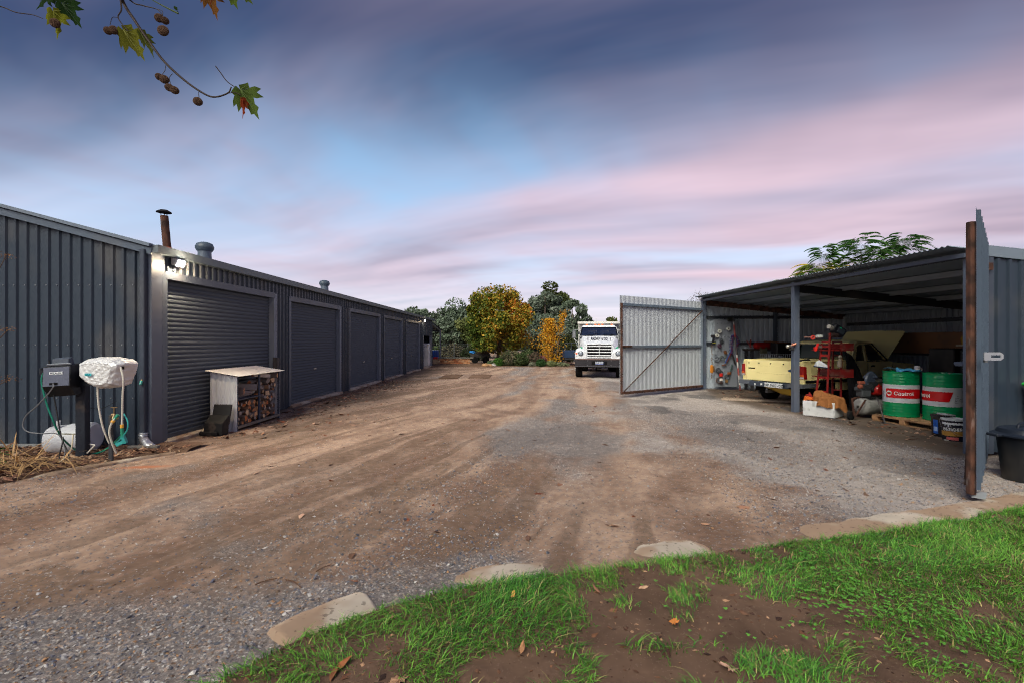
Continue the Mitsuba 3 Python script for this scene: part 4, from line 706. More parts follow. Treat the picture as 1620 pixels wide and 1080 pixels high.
# ---- red stand
rs = thing('red_stand', 'tall red steel workshop stand with drawers before the ute', 'stand')
A_ = [P(1295, 640, 10.75), P(1312, 640, 10.55), P(1322, 640, 11.0), P(1333, 640, 10.9)]
fx = [np.array([A_[i][0], A_[i][1], 0]) for i in range(4)]; tops = [P(1300, 543, 10.75), P(1313, 527, 10.55), P(1318, 540, 11.0), P(1331, 540, 10.9)]
bots = [P(1288, 646, 10.75), P(1307, 640, 10.55), P(1316, 640, 11.0), P(1330, 640, 10.9)]
for a, b in zip(bots, tops): a[2] = 0; part(rs, 'leg', bar(a, b, .036, .036, .005), 'worn', C(122, 24, 22))
for py in (541, 548, 562, 597, 618): 
    f = (py - 540) / 100.; l = lambda i: bots[i] + (tops[i] - bots[i]) * ((P(0, py, 10.7)[2]) / tops[i][2]); part(rs, 'rung', bar(l(0), l(1), .03, .05 if py == 562 else .03), 'worn', C(150, 32, 28)); part(rs, 'rung', bar(l(2), l(3), .03), 'worn', C(120, 28, 26))
for py, h in ((545, .12), (586, .14)):
    c = (P(1323, py + 3, 10.72)); part(rs, 'drawer', cat(box(c[0] - .22, c[0] + .28, c[1] - .14, c[1] + .3, c[2] - h / 2, c[2] + h / 2, .008)), 'worn', C(88, 18, 18)); part(rs, 'drawer_front', box(c[0] - .02, c[0] + .285, c[1] - .155, c[1] - .141, c[2] - h / 2 - .01, c[2] + h / 2 + .01, .005), 'worn', C(104, 20, 20))
    part(rs, 'shelf', box(c[0] - .36, c[0] + .29, c[1] - .145, c[1] + .3, c[2] - h / 2 - .03, c[2] - h / 2 - .012), 'worn', C(130, 30, 28))
solo('power_tool', 'black battery power tool with silver nose lying atop the red stand', 'power tool', [(tr(cbox((0, 0, 0), (.30, .16, .20), .03), P(1325, 523, 10.7), R(0, 32, 0)), C(24, 26, 34)), (tr(cbox((.03, -.085, .0), (.16, .02, .12), .005), P(1325, 523, 10.7), R(0, 32, 0)), C(48, 56, 66)), (tr(cbox((-.02, -.097, .05), (.03, .01, .025)), P(1325, 523, 10.7), R(0, 32, 0)), C(40, 190, 140)), (cyl(P(1311, 516.5, 10.6), P(1316, 519, 10.65), .045), C(190, 186, 178)), (cbox(P(1318, 530, 10.7), (.20, .15, .10), .03), C(60, 48, 46))], 'paint')
solo('grinder', 'red grinder with silver guard at the left end of the red stand top', 'grinder', [(cbox(P(1296, 532, 10.6), (.11, .1, .06), .01, R(0, -4, 0)), C(196, 204, 198)), (ring(P(1286, 534, 10.6), .035, .018, 14), C(206, 70, 60)), (cyl(P(1272, 533.5, 10.6), P(1284, 533.5, 10.6), .007), C(190, 140, 130))], 'paint', smooth=40)
solo('clamp', 'bright red clamp hanging on the red stand', 'clamp', cat(bar(P(1290, 555, 10.6), P(1294, 543, 10.6), .045, .03), bar(P(1290, 555, 10.6), P(1288, 549, 10.6), .03, .03)), 'paint', C(214, 44, 38))
solo('clothes_iron', 'white and blue iron-shaped tool on the middle shelf of the red stand', 'tool', [(hull([(x * .25 - .12, y, z) for x, y, z in ((0, -.06, 0), (0, .06, 0), (1, -.02, 0), (1, .02, 0), (.0, -.05, .08), (.2, .05, .15), (.35, 0, .15), (.85, 0, .07))]) if False else tr(hull([(-.14, -.06, 0), (-.14, .06, 0), (.14, -.05, -.02), (.14, .05, -.02), (-.13, 0, .10), (-.05, 0, .14), (.12, 0, .03)]), P(1300, 579, 10.6)), C(196, 200, 206)), (tr(cbox((0, 0, -.02), (.27, .125, .03), .01), P(1299, 579, 10.6), R(0, 8, 0)), C(44, 58, 84))], 'paint')
solo('metal_can', 'small grey metal canister on the upper rail of the red stand', 'canister', cyl(P(1291, 549, 10.72), P(1299, 549, 10.72), .04), 'metal', C(170, 166, 160), 40)
solo('work_lamp', 'grey lamp head hanging at the right of the red stand', 'lamp', cat(cyl(P(1329, 567, 10.6), P(1329, 580, 10.6), .03), ball(P(1329, 564, 10.6), .04), cbox(P(1328, 575, 10.62), (.09, .06, .16), .02)), 'worn', C(130, 122, 110), 40)
# ---- white box, cloth
wb = thing('white_box', 'white painted box with a brown cloth draped over it', 'box'); wr = R(0, 0, -52); wo = np.array([6.70, 10.42, 0])
for (a, b, c_, d) in ((-.30, .30, -.26, -.24), (-.30, .30, .24, .26)): part(wb, 'side', tr(warp(box(a, b, c_, d, .01, .33, .004), .004, 4), wo, wr), 'worn', C(206, 208, 210))
for (a, b) in ((-.30, -.28), (.28, .30)): part(wb, 'side', tr(box(a, b, -.239, .239, .01, .33, .004), wo, wr), 'worn', C(214, 216, 218))
part(wb, 'bottom', tr(box(-.279, .279, -.239, .239, .02, .04), wo, wr), 'worn', C(180, 180, 176))
def drape(cx, cy, zt, r, edge, seed, hang, n=46, lump=None):
    a, k = np.meshgrid(np.linspace(0, 2 * np.pi, n * 2), np.linspace(0, 1, n), indexing='ij'); rad = r * (1 + .10 * np.sin(2 * a + seed) + .05 * np.sin(5 * a + 2 * seed))
    d = rad * k; ov = np.maximum(d - edge(a), 0); x = cx + np.cos(a) * (d - .82 * ov); y = cy + np.sin(a) * (d - .82 * ov)
    z = zt - ov * hang - .02 * k; q = np.stack([np.cos(a) * d * 7, np.sin(a) * d * 7, d * 0 + seed], -1)
    fo = meshkit.fbm(q, 4, seed) - .5; ft = np.sin(a * 11 + 4 * fo) * .022 * np.clip(ov / .12, 0, 1)
    x += np.cos(a) * ft; y += np.sin(a) * ft; z += .15 * fo * (1 - .5 * np.clip(ov / .1, 0, 1)) * np.minimum(1, 1.2 - k * .4) + (0 if lump is None else lump(x, y))
    return surf(np.stack([x, y, z], -1))
solo('brown_cloth', 'crumpled brown canvas cloth draped over the white box', 'cloth', drape(wo[0] + .06, wo[1] - .10, .44, .50, lambda a: .27 + 0 * a, 3, 1.0, lump=lambda x, y: .10 * np.exp(-((x - wo[0] + .02) ** 2 + (y - wo[1] - .1) ** 2) / .03)), 'matte', C(146, 96, 56), True)
solo('orange_rag', 'small orange rag poking out beneath the brown cloth', 'rag', drape(wo[0] - .24, wo[1] + .12, .40, .13, lambda a: .08 + 0 * a, 8, 1.0, 24), 'matte', C(196, 96, 40), True)
# ---- compressor
cp = thing('air_compressor', 'petrol air compressor with grey tank and red engine left of the drums', 'air compressor'); c0 = np.array([7.22, 10.06, .255]); ax = np.array([.93, .36, 0]); sx2 = np.array([-.36, .93, 0])
tk = lathe([(0, -.02), (.07, -.015), (.13, .01), (.165, .05), (.178, .10), (.178, .86), (.165, .91), (.12, .95), (0, .97)], 28)
part(cp, 'tank', axes(tk, c0, sx2, Z, ax), 'worn', C(150, 150, 148), 40); part(cp, 'drain_plug', cyl(c0 - ax * .05, c0 + ax * .02, .025, 6), 'metal', C(90, 88, 84))
part(cp, 'deck', axes(box(-.14, .14, .175, .195, .12, .90), c0, sx2, Z, ax), 'paint', C(40, 42, 46))
L_ = lambda s, h, t=0: c0 + ax * s + Z * h + sx2 * t
part(cp, 'pump', cat(cbox(L_(.14, .27), (.20, .2, .14), .02), cbox(L_(.16, .40), (.18, .17, .10), .015), *[cbox(L_(.16, .35 + .02 * i), (.22, .21, .007)) for i in range(6)], cyl(L_(.04, .36, -.05), L_(.04, .36, .1), .045)), 'paint', C(70, 74, 78))
part(cp, 'belt_guard', cat(axes(lathe([(0, -.03), (.17, -.03), (.19, 0), (.17, .03), (0, .03)], 28), L_(.34, .54, -.02), ax, Z, sx2), cbox(L_(.36, .60), (.30, .12, .12), .05)), 'paint', C(66, 76, 94), 40)
part(cp, 'engine', cat(cbox(L_(.46, .33), (.26, .26, .20), .04), axes(lathe([(0, -.13), (.09, -.13), (.12, -.09), (.12, .0), (0, .0)], 24), L_(.44, .34, -.02), ax, Z, sx2)), 'gloss', C(176, 30, 26), 40)
part(cp, 'muffler', cbox(L_(.50, .52), (.24, .14, .09), .02), 'metal', C(150, 148, 142)); part(cp, 'intake', cat(cbox(L_(.02, .50, -.03), (.13, .08, .06), .01), cbox(L_(-.01, .42, -.03), (.11, .09, .09), .03)), 'paint', C(150, 84, 66))
part(cp, 'engine_block', cat(cbox(L_(.34, .40), (.22, .2, .22), .02)), 'paint', C(36, 38, 42))
part(cp, 'handle_frame', cat(bar(c0 + (-.30, -.22, .18), c0 + (-.06, -.08, .20), .03), bar(c0 + (-.30, -.22, .18), c0 + (-.26, -.22, -.16), .035, .02), bar(c0 + (-.26, -.24, -.18), c0 + (.02, -.16, .16), .03, .015)), 'rust'); part(cp, 'wheel', axes(lathe([(0, -.03), (.05, -.03), (.085, -.025), (.085, .025), (.05, .03), (0, .03)], 20), c0 + (-.26, -.12, -.17), ax, Z, sx2), 'matte', C(30, 30, 32), 40)
# ---- drums on the pallet
pl = thing('pallet', 'timber pallet under the two green drums', 'pallet'); po, prr = np.array([7.92, 9.28, 0]), R(0, 0, 8.5)
for i in range(7): part(pl, 'deck_board', tr(warp(box(-.46, .50, -.66 + i * .19, -.66 + i * .19 + .155, .118, .138, .003), .002, 6, i), po, prr), 'worn', C(178, 142, 106) * (.85 + .3 * ((i * 37) % 10) / 10))
for x in (-.44, .02, .42):
    part(pl, 'bottom_board', tr(box(x - .04, x + .06, -.65, .66, .0, .018, .002), po, prr), 'worn', C(160, 126, 94))
    for y in (-.64, -.02, .57): part(pl, 'block', tr(box(x - .045, x + .055, y - .01, y + .10, .019, .098, .004), po, prr), 'worn', C(184, 142, 104))
    part(pl, 'stringer_board', tr(box(x - .045, x + .055, -.66, .67, .099, .117, .002), po, prr), 'worn', C(176, 138, 102))
GREEN, DW, DR = C(0, 142, 86), C(206, 212, 218), C(206, 16, 24)
def drum(c, yaw, lab, extra):
    k = thing('oil_drum', lab, 'drum', 'green oil drums on the pallet'); c = np.array(c, float)
    r, h = .288, .876; pr_ = [(0, .012), (r - .012, .012), (r - .004, .0), (r + .006, .006), (r + .006, .018), (r, .026)]
    for z0 in (.10, .155, .21, .675, .73, .785): pr_ += [(r, z0 - .02), (r + .006, z0 - .007), (r + .006, z0 + .007), (r, z0 + .02)]
    pr_ = pr_[:6] + sorted(pr_[6:], key=lambda q: q[1]); pr_ += [(r, h - .03), (r + .006, h - .02), (r + .007, h - .006), (r + .002, h), (r - .010, h - .002), (r - .014, h - .018)]
    part(k, 'shell', tr(lathe(pr_, 56), c), 'gloss', GREEN, 30); part(k, 'lid', tr(lathe([(r - .013, h - .018), (r - .04, h - .022), (0, h - .020)], 48), c), 'gloss', GREEN * .8, 30)
    part(k, 'bung', cat(cyl(c + (.16, .02, h - .02), c + (.16, .02, h - .002), .035, 12), cyl(c + (-.14, -.06, h - .02), c + (-.14, -.06, h - .004), .02, 10)), 'metal', C(140, 140, 136), 40)
    def wrap(m, rr):      # (arc length, height, out) -> round the drum, arc 0 faces yaw
        v = m[0]; a = np.radians(yaw) + v[:, 0] / r; q = rr + v[:, 2]; return np.stack([c[0] + q * np.cos(a), c[1] + q * np.sin(a), c[2] + v[:, 1]], 1), m[1]
    def band(a0, a1, z0, z1, rr, sl=0, n=60):
        s = np.linspace(a0, a1, n); P_ = np.stack([np.stack([s, s * 0 + z0, s * 0], -1), np.stack([s + (sl if sl else 0) * (s - a0) / (a1 - a0), s * 0 + z1, s * 0], -1)], 1); return wrap(surf(P_), rr)
    part(k, 'label_band', band(-.905, .9049, .275, .625, r + .002, n=140), 'paint', DW, True); part(k, 'red_panel', band(-.10, .63, .365, .545, r + .0065, .06), 'gloss', DR, True)
    a = np.linspace(0, 2 * np.pi, 28); lt_ = poly(np.c_[.05 * np.cos(a) - .035, .05 * np.sin(a) + .455][:-1], .001); part(k, 'emblem', [(wrap(lt_, r + .008), C(236, 236, 236))] + [(wrap(tr(box(-.04, .04, -.005, .005, 0, .001), (-.033, .455 + dz, 0)), r + .0105), col) for dz, col in ((.016, C(60, 120, 90)), (.0, DR), (-.016, DR))], 'paint')
    t = meshkit.text_mesh('Castrol', .066, .001, True); tv = trimesh.Trimesh(*tm(t)).subdivide_to_size(.05); sc_ = .315 / textw('Castrol') / .066
    v = np.array(tv.vertices); v[:, 0] *= sc_; v += (.045, .424, 0); part(k, 'lettering', wrap((v, np.array(tv.faces)), r + .0085), 'paint', C(240, 240, 240))
    part(k, 'small_print', [(wrap(box(-.19, -.15, z, z + .006, 0, .001), r + .0048), C(110, 114, 120)) for z in np.arange(.36, .48, .014)] + [(wrap(box(.71, .79 - .02 * (i % 3), z, z + .006, 0, .001), r + .0048), C(120, 124, 130)) for i, z in enumerate(np.arange(.35, .44, .013))] , 'matte', kind='stuff')
    e = poly(np.c_[.075 * np.cos(a) + .87, .032 * np.sin(a) + .40][:-1], .001); ei = poly(np.c_[.05 * np.cos(a) + .88, .012 * np.sin(a) + .395][:-1], .001)
    part(k, 'oval_mark', [(wrap(e, r + .0048), C(16, 18, 30)), (wrap(ei, r + .0072), C(170, 174, 186))], 'matte'); part(k, 'print_heading', wrap(box(.76, .90, .475, .484, 0, .001), r + .0048), 'matte', C(60, 66, 74))
    return k, c, h
D1, D2 = (7.72, 9.60, .14), (8.05, 9.04, .14)
# the printed panel starts a little left of the side that faces the yard on the near drum's neighbour, and is turned further left on the other
drum(D1, -160, 'green drum with the full red label and a blue rag on its lid', 0)
drum(D2, -239, 'green drum nearest the gate leaf, its red label turned to the left', 1)
zt = .14 + .876
solo('blue_rag', 'light blue rag lying over the rim of the left drum', 'rag', drape(D1[0] + .04, D1[1] - .10, zt + .045, .24, lambda a: .20 - .06 * np.sin(a), 5, 1.0, 34), 'matte', C(82, 160, 204), True)
solo('printed_cloth', 'black and blue printed cloth bunched on the left drum beside the blue rag', 'cloth', drape(D1[0] - .10, D1[1] + .08, zt + .055, .17, lambda a: .2 + 0 * a, 6, 1.0, 30), 'matte', C(66, 86, 96), True)
solo('enamel_mug', 'small white rounded mug on the right rim of the left drum', 'mug', cat(tr(lathe([(0, 0), (.038, 0), (.046, .03), (.05, .09), (.045, .11), (0, .115)], 20), (D1[0] + .19, D1[1] - .16, zt + .0)), ring((D1[0] + .25, D1[1] - .17, zt + .05), .028, .006)), 'gloss', C(216, 206, 206), 40)
solo('crowbar', 'steel crowbar leaning on the left drum', 'crowbar', tube(spline([(7.33, 9.72, .47), (7.30, 9.62, .40), (7.22, 9.42, .16), (7.17, 9.28, .015)], 6), .016, 8), 'metal', C(120, 116, 114), 40)
pb_ = thing('paint_bucket', 'paint bucket with BERGER label at the foot of the gate leaf', 'paint bucket'); c = np.array([7.17, 7.86, .0])
def bucket(k, c, r, h, cols, lid):
    part(k, 'body', tr(lathe([(0, .0), (r * .90, 0), (r * .92, .01), (r * .99, h - .06), (r * 1.03, h - .058), (r * 1.03, h - .03), (r, h - .028)], 36), c), 'gloss', cols, 40)
    part(k, 'lid', tr(lathe([(r * 1.0, h - .032), (r * 1.05, h - .030), (r * 1.06, h - .004), (r * 1.0, h), (r * .93, h - .012), (0, h - .012)], 36), c), 'paint', lid, 40)
    part(k, 'wire_handle', tube(spline([c + (-r * .95, -.10, h - .05), c + (-r * .8, -r * .85, h * .45), c + (-.02, -r * 1.10, h * .28), c + (r * .55, -r * 1.0, h * .4), c + (r * .9, -r * .5, h - .06)], 8), .003, 6), 'metal', C(200, 200, 205))
bucket(pb_, c, .148, .36, C(20, 24, 40), C(190, 196, 202))
def wrapb(c, r, h, yaw):
    def f(m, e=.001): v = m[0]; a = np.radians(yaw) + v[:, 0] / r; q = r * (.92 + .07 * v[:, 1] / h) + v[:, 2] + e; return np.stack([c[0] + q * np.cos(a), c[1] + q * np.sin(a), c[2] + v[:, 1]], 1), m[1]
    return f
wf = wrapb(c, .148, .36, -132)
def wpanel(f, a0, a1, z0, z1, e): s = np.linspace(a0, a1, 24); return f(surf(np.stack([np.stack([s, s * 0 + z0, s * 0], -1), np.stack([s, s * 0 + z1, s * 0], -1)], 1)), e)
part(pb_, 'gold_band', wpanel(wf, -.2, .2, .085, .16, .002), 'gloss', C(176, 132, 62), True); part(pb_, 'red_label', wpanel(wf, -.095, .075, .022, .068, .002), 'paint', C(200, 96, 96), True); part(pb_, 'white_spill', [(wpanel(wf, -.17, .2, .265, .298, .0025), C(214, 218, 224)), (wpanel(wf, -.07, -.05, .225, .266, .0025), C(206, 212, 222)), (wpanel(wf, -.115, -.10, .245, .266, .0025), C(206, 212, 222)), (wpanel(wf, -.14, -.06, -.0, .018, .003), C(196, 206, 196))], 'paint', smooth=True)
tv = trimesh.Trimesh(*tm(meshkit.text_mesh('BERGER', .046, .001, True))).subdivide_to_size(.03); v = np.array(tv.vertices); v[:, 0] *= 1.12; v[:, 0] -= v[:, 0].max() / 2 + .01; v[:, 1] += .168; part(pb_, 'lettering', wf((v, np.array(tv.faces)), .003), 'paint', C(236, 236, 240))
pk = thing('black_bucket', 'black bucket with blue label stripe half behind the BERGER paint bucket', 'bucket'); c2 = np.array([7.28, 8.18, 0]); bucket(pk, c2, .15, .37, C(18, 19, 24), C(40, 42, 48)); wf2 = wrapb(c2, .15, .37, -165)
part(pk, 'blue_label', [(wpanel(wf2, -.05, .03, .06, .29, .002), C(30, 84, 170)), (wpanel(wf2, -.04, .02, .10, .17, .003), C(150, 176, 214))], 'paint', smooth=True)
solo('lid_scrap', 'grey scrap of sheet lying on the buckets', 'scrap', warp(cbox((7.2, 8.02, .395), (.24, .16, .03), .012, R(0, 6, 20)), .012, 9), 'paint', C(150, 156, 160))
# ---- jacket, boards, dark lumber at the rear wall
def jk():
    u, w = np.meshgrid(np.linspace(0, 1, 30), np.linspace(0, 1, 40), indexing='ij'); a, b = P(1337, 556, 11.55), P(1350, 566, 11.75); lo0, lo1 = P(1344, 642, 11.2), P(1368, 640, 11.35)
    T_, B_ = a + (b - a) * u[..., None], lo0 + (lo1 - lo0) * u[..., None]; Pq = T_ + (B_ - T_) * w[..., None] + (-X * .2 - Y) * (.10 * np.sin(np.pi * u) + .07 * (meshkit.fbm(np.stack([u * 6, w * 5, u * 0], -1), 4, 2) - .5))[..., None] + X * (.12 * np.sin(w * np.pi) * u)[..., None]
    return surf(Pq)
solo('black_jacket', 'black work jacket hanging against the side of the yellow ute', 'jacket', jk(), 'matte', C(28, 27, 32), True)
solo('particle_board', 'long brown particle board propped along the rear wall behind the bonnet', 'board', tr(box(-.012, .012, 8.0, 15.3, 1.28, 1.84), (X1 - .10, 0, 0), None), 'worn', C(132, 94, 66))
solo('dark_speaker', 'tall black box standing behind the right drum', 'box', tr(box(-.25, .25, -.28, .28, 0, 1.45, .02), (9.75, 10.75, 0), R(0, 0, 8)), 'paint', C(16, 16, 18))
solo('engine_hoist', 'dark machine with yellow cover behind the right drum next to the gate leaf', 'machine', [(warp(cbox((9.55, 9.9, 1.66), (.5, .35, .22), .05, R(0, -15, 0)), .05, 5), C(156, 120, 30)), (cbox((9.6, 9.95, .75), (.45, .4, 1.4), .04), C(30, 32, 36)), (cyl((9.25, 9.72, 1.22), (9.30, 9.72, 1.48), .10, 16), C(120, 134, 146)), (cbox((9.25, 9.75, 1.52), (.4, .25, .03), .01), C(160, 156, 140)), (warp(cbox((9.05, 9.6, 1.17), (.42, .22, .07), .03), .04, 8), C(160, 178, 200))], 'worn')
# ---- bins right of the gate leaf
rb = thing('rubbish_bin', 'black plastic rubbish bin with lid at the right edge beyond the kerb', 'bin'); c = np.array([5.92, 5.55, 0])
part(rb, 'body', tr(lathe([(0, .01), (.20, 0), (.215, .02), (.262, .50), (.275, .505), (.275, .53), (.262, .535)], 40), c), 'paint', C(22, 25, 31), 40); part(rb, 'lid', tr(lathe([(.262, .53), (.315, .52), (.318, .535), (.27, .555), (.25, .60), (.20, .615), (0, .625)], 40), c), 'paint', C(30, 37, 50), 40)
part(rb, 'handle', tube(spline([c + (-.16, -.04, .60), c + (-.13, -.03, .66), c + (.0, -.02, .68), c + (.13, -.03, .66), c + (.16, -.04, .60)], 6), .013, 8), 'paint', C(30, 36, 48), 40); part(rb, 'lid_clip', cbox(c + (-.32, .05, .527), (.10, .14, .03), .008), 'paint', C(30, 36, 48))
wbn = thing('wheelie_bin', 'dark wheelie bin with green lid against the end wall at the right edge', 'wheelie bin'); c = np.array([7.42, 6.45, 0])
part(wbn, 'body', tr(hull([(x * k, y * k, z) for k, z in ((.22, .05), (.28, .98)) for x in (-1, 1) for y in (-1, 1)]), c), 'paint', C(16, 19, 22)); part(wbn, 'lid', cat(cbox(c + (0, 0, 1.01), (.62, .64, .05), .02), cbox(c + (0, -.31, 1.03), (.5, .06, .07), .02)), 'paint', C(36, 176, 66)); part(wbn, 'wheel', cyl(c + (-.26, .22, .1), c + (.26, .22, .1), .1), 'matte', C(20, 20, 20), 40)
solo('concrete_block', 'pale grey block standing behind the black rubbish bin', 'block', cat(warp(box(6.29, 6.70, 6.04, 6.18, -.02, .53, .01), .004, 5), box(6.25, 6.285, 6.05, 6.17, 0, .50)), 'worn', C(146, 150, 152))
# ================================================================ YELLOW UTE under the lean-to; local: x = forward, y = left, origin under the tail, z up
ut = thing('ute', 'pale yellow utility car with open bonnet and tail to the yard under the lean-to', 'ute')
ua, ub = np.array([6.22, 13.10, 0]), np.array([6.95, 11.50, 0]); uc = (ua + ub) / 2; yaw_u = math.degrees(math.atan2(.40, .917)); UR = R(0, 0, yaw_u); UH = .09
def U(m): return tr(m, uc + (0, 0, UH), UR)
YEL, BLK = C(244, 230, 164), C(18, 18, 20)
hw = .88
def loft(secs):
    """secs: list of closed outlines (n, 3)"""
    P_ = np.array(secs); P_ = np.concatenate([P_, P_[:, :1]], 1); return surf(P_)
# lower body side panels with wheel arches (both sides), from a side outline
def side_outline():
    o = [(0.02, .43), (.03, 1.03), (1.98, 1.02), (1.98, 1.0), (3.45, .99), (3.6, .96), (4.5, .90), (4.58, .72), (4.58, .40)]
    def arch(cx): return [(cx + .36 * math.cos(t), .33 + .36 * math.sin(t)) for t in np.linspace(0.15, np.pi - .15, 12)]
    return o + [(4.32, .32)] + arch(3.82) + [(3.45, .30), (1.3, .30)] + arch(.92) + [(.5, .36)]
so = side_outline()
for s in (-1, 1):
    m = axes(poly(so, .05), (0, s * hw - (.05 if s > 0 else 0), 0), X, Z, Y); v = m[0].copy(); lo = np.clip((v[:, 2] - .75) / .3, 0, 1); v[:, 1] -= s * (.05 * lo ** 2 + .05 * np.clip((.6 - v[:, 2]) / .3, 0, 1) ** 2); part(ut, 'side_panel', U((v, m[1])), 'gloss', YEL)
    part(ut, 'rub_strip', U(box(.04, 4.5, s * (hw + .012) - .012, s * (hw + .012) + .002, .52, .585, .004)), 'matte', BLK)
    part(ut, 'bed_rail', U(box(.04, 1.95, s * (hw - .06) - .05, s * (hw - .06) + .035, 1.018, 1.045, .008)), 'gloss', YEL)
    part(ut, 'bed_inner', U(box(.1, 1.93, s * (hw - .12) - .01, s * (hw - .12) + .01, .5, 1.02)), 'gloss', YEL)
    # cabin frame
    pl_ = [(1.92, 1.0), (2.02, 1.42), (2.14, 1.50), (2.75, 1.49), (3.48, 1.0)]; inn = [(2.08, 1.02), (2.13, 1.38), (2.20, 1.43), (2.72, 1.425), (3.30, 1.02)]
    part(ut, 'window_frame', U(axes(poly(pl_, .045, [inn]), (0, s * (hw - .10) - .022, 0), X, Z, Y)), 'gloss', YEL); part(ut, 'window_frame', U(cat(bar((2.48, s * (hw - .075), 1.01), (2.36, s * (hw - .10), 1.44), .05, .03), bar((2.55, s * (hw - .073), 1.01), (2.44, s * (hw - .10), 1.43), .02, .035))), 'gloss', YEL * .9)
    part(ut, 'window_trim', U(cat(bar((2.55, s * (hw - .070), 1.005), (3.40, s * (hw - .070), 1.005), .02, .02), bar((2.74, s * (hw - .075), 1.44), (3.40, s * (hw - .075), 1.02), .018, .03), bar((2.42, s * (hw - .075), 1.43), (2.74, s * (hw - .075), 1.44), .018, .02))), 'matte', BLK)
    part(ut, 'side_glass', U(box(2.06, 3.32, s * (hw - .10) - .003, s * (hw - .10) + .003, 1.0, 1.43) if False else axes(poly([(2.07, 1.01), (2.12, 1.39), (2.19, 1.44), (2.73, 1.43), (3.32, 1.01)], .006), (0, s * (hw - .10) - .003, 0), X, Z, Y)), 'darkglass', C(10, 16, 18))
    part(ut, 'door_line', U(cat(box(2.44, 2.452, s * (hw + .0) - .004, s * hw + .0025, .42, .96), box(3.5, 3.512, s * hw - .004, s * hw + .0025, .42, .94))), 'matte', C(60, 52, 30))
    part(ut, 'fuel_cap' if s < 0 else 'side_vent', U(cyl((.95 if s < 0 else 1.2, s * hw - .01, .88), (.95 if s < 0 else 1.2, s * hw + .0025, .88), .022, 16)), 'matte', BLK)
    part(ut, 'door_handle', U(box(2.56, 2.72, s * (hw + .01) - .012, s * (hw + .01) + .012, .86, .90, .006)), 'matte', BLK)
    for wx in (.92, 3.82):
        w = part(ut, 'wheel', U(axes(lathe([(0, -.08), (.19, -.085), (.21, -.10), (.30, -.10), (.325, -.07), (.325, .07), (.30, .10), (.21, .10), (.19, .07), (0, .06)], 32), (wx, s * (hw - .14), .325 - UH), X, Z, Y * s if s > 0 else -Y)), 'matte', C(26, 26, 28), 30)
        part(w, 'hub', U(axes(lathe([(0, .112), (.05, .11), (.10, .09), (.17, .104), (.19, .10)], 24), (wx, s * (hw - .14), .325 - UH), X, Z, Y * s if s > 0 else -Y)), 'metal', C(130, 130, 132), 30)
part(ut, 'roof', U(loft([[(x, -hw + .12, z - .02), (x, -hw + .22, z + .012), (x, 0, z + .035), (x, hw - .22, z + .012), (x, hw - .12, z - .02), (x, 0, z - .03)] for x, z in ((2.0, 1.46), (2.12, 1.515), (2.4, 1.53), (2.78, 1.50))])), 'gloss', YEL, 40)
part(ut, 'rear_window', U(axes(poly([(-.70, 1.03), (-.62, 1.44), (.62, 1.44), (.70, 1.03)], .006), (2.0, 0, 0), Y, Z, X)), 'darkglass', C(16, 36, 38))
part(ut, 'cab_rear', U(axes(poly([(-.80, .5), (-.80, 1.0), (-.72, 1.49), (.72, 1.49), (.80, 1.0), (.80, .5)], .03, [[(-.70, 1.04), (-.62, 1.44), (.62, 1.44), (.70, 1.04)]]), (1.93, 0, 0), Y, Z, X)), 'gloss', YEL); part(ut, 'windscreen', U(surf(np.array([[(3.45, -.74, .99), (3.45, .74, .99)], [(2.78, -.64, 1.47), (2.78, .64, 1.47)]]))), 'darkglass', C(14, 20, 22))
part(ut, 'bed_floor', U(box(.05, 1.93, -hw + .1, hw - .1, .52, .55)), 'worn', C(120, 112, 84)); part(ut, 'underbody', U(box(.3, 4.4, -.7, .7, .22, .42)), 'matte', C(16, 15, 14)); part(ut, 'engine_bay', U(box(3.5, 4.5, -hw + .1, hw - .1, .4, .84)), 'matte', C(18, 18, 18)); part(ut, 'seat', U(cat(box(2.15, 2.3, -.6, .6, .5, 1.2, .04), box(2.2, 2.7, -.6, .6, .5, .75, .04))), 'matte', C(24, 22, 22))
# tail
tg = part(ut, 'tailgate', U(loft([[(-.0, y, .505), (-.012, y, .54), (-.012, y, .98), (.0, y, 1.035), (.035, y, 1.035), (.035, y, .505)] for y in np.linspace(-.72, .72, 5)])), 'gloss', YEL, 30)
part(tg, 'hook', U(cat(*[cyl((-.025, y, .955), (-.01, y, .955), .016, 10) for y in (-.66, -.36, 0, .34, .64)])), 'matte', C(40, 38, 30)); part(tg, 'badge', U(tr(lathe([(0, .006), (.05, .005), (.06, 0)], 20), (-.013, -.55, .80), R(0, -90, 0) @ np.diag([.55, 1.25, 1]))), 'paint', C(54, 72, 96)); part(tg, 'name_plate', U(box(-.0165, -.011, .46, .66, .80, .83)), 'matte', C(70, 60, 34)); part(tg, 'pressing', U(cat(box(-.0145, -.010, -.5, .5, .70, .706), box(-.0145, -.010, -.3, .3, .88, .884))), 'gloss', YEL * .8)
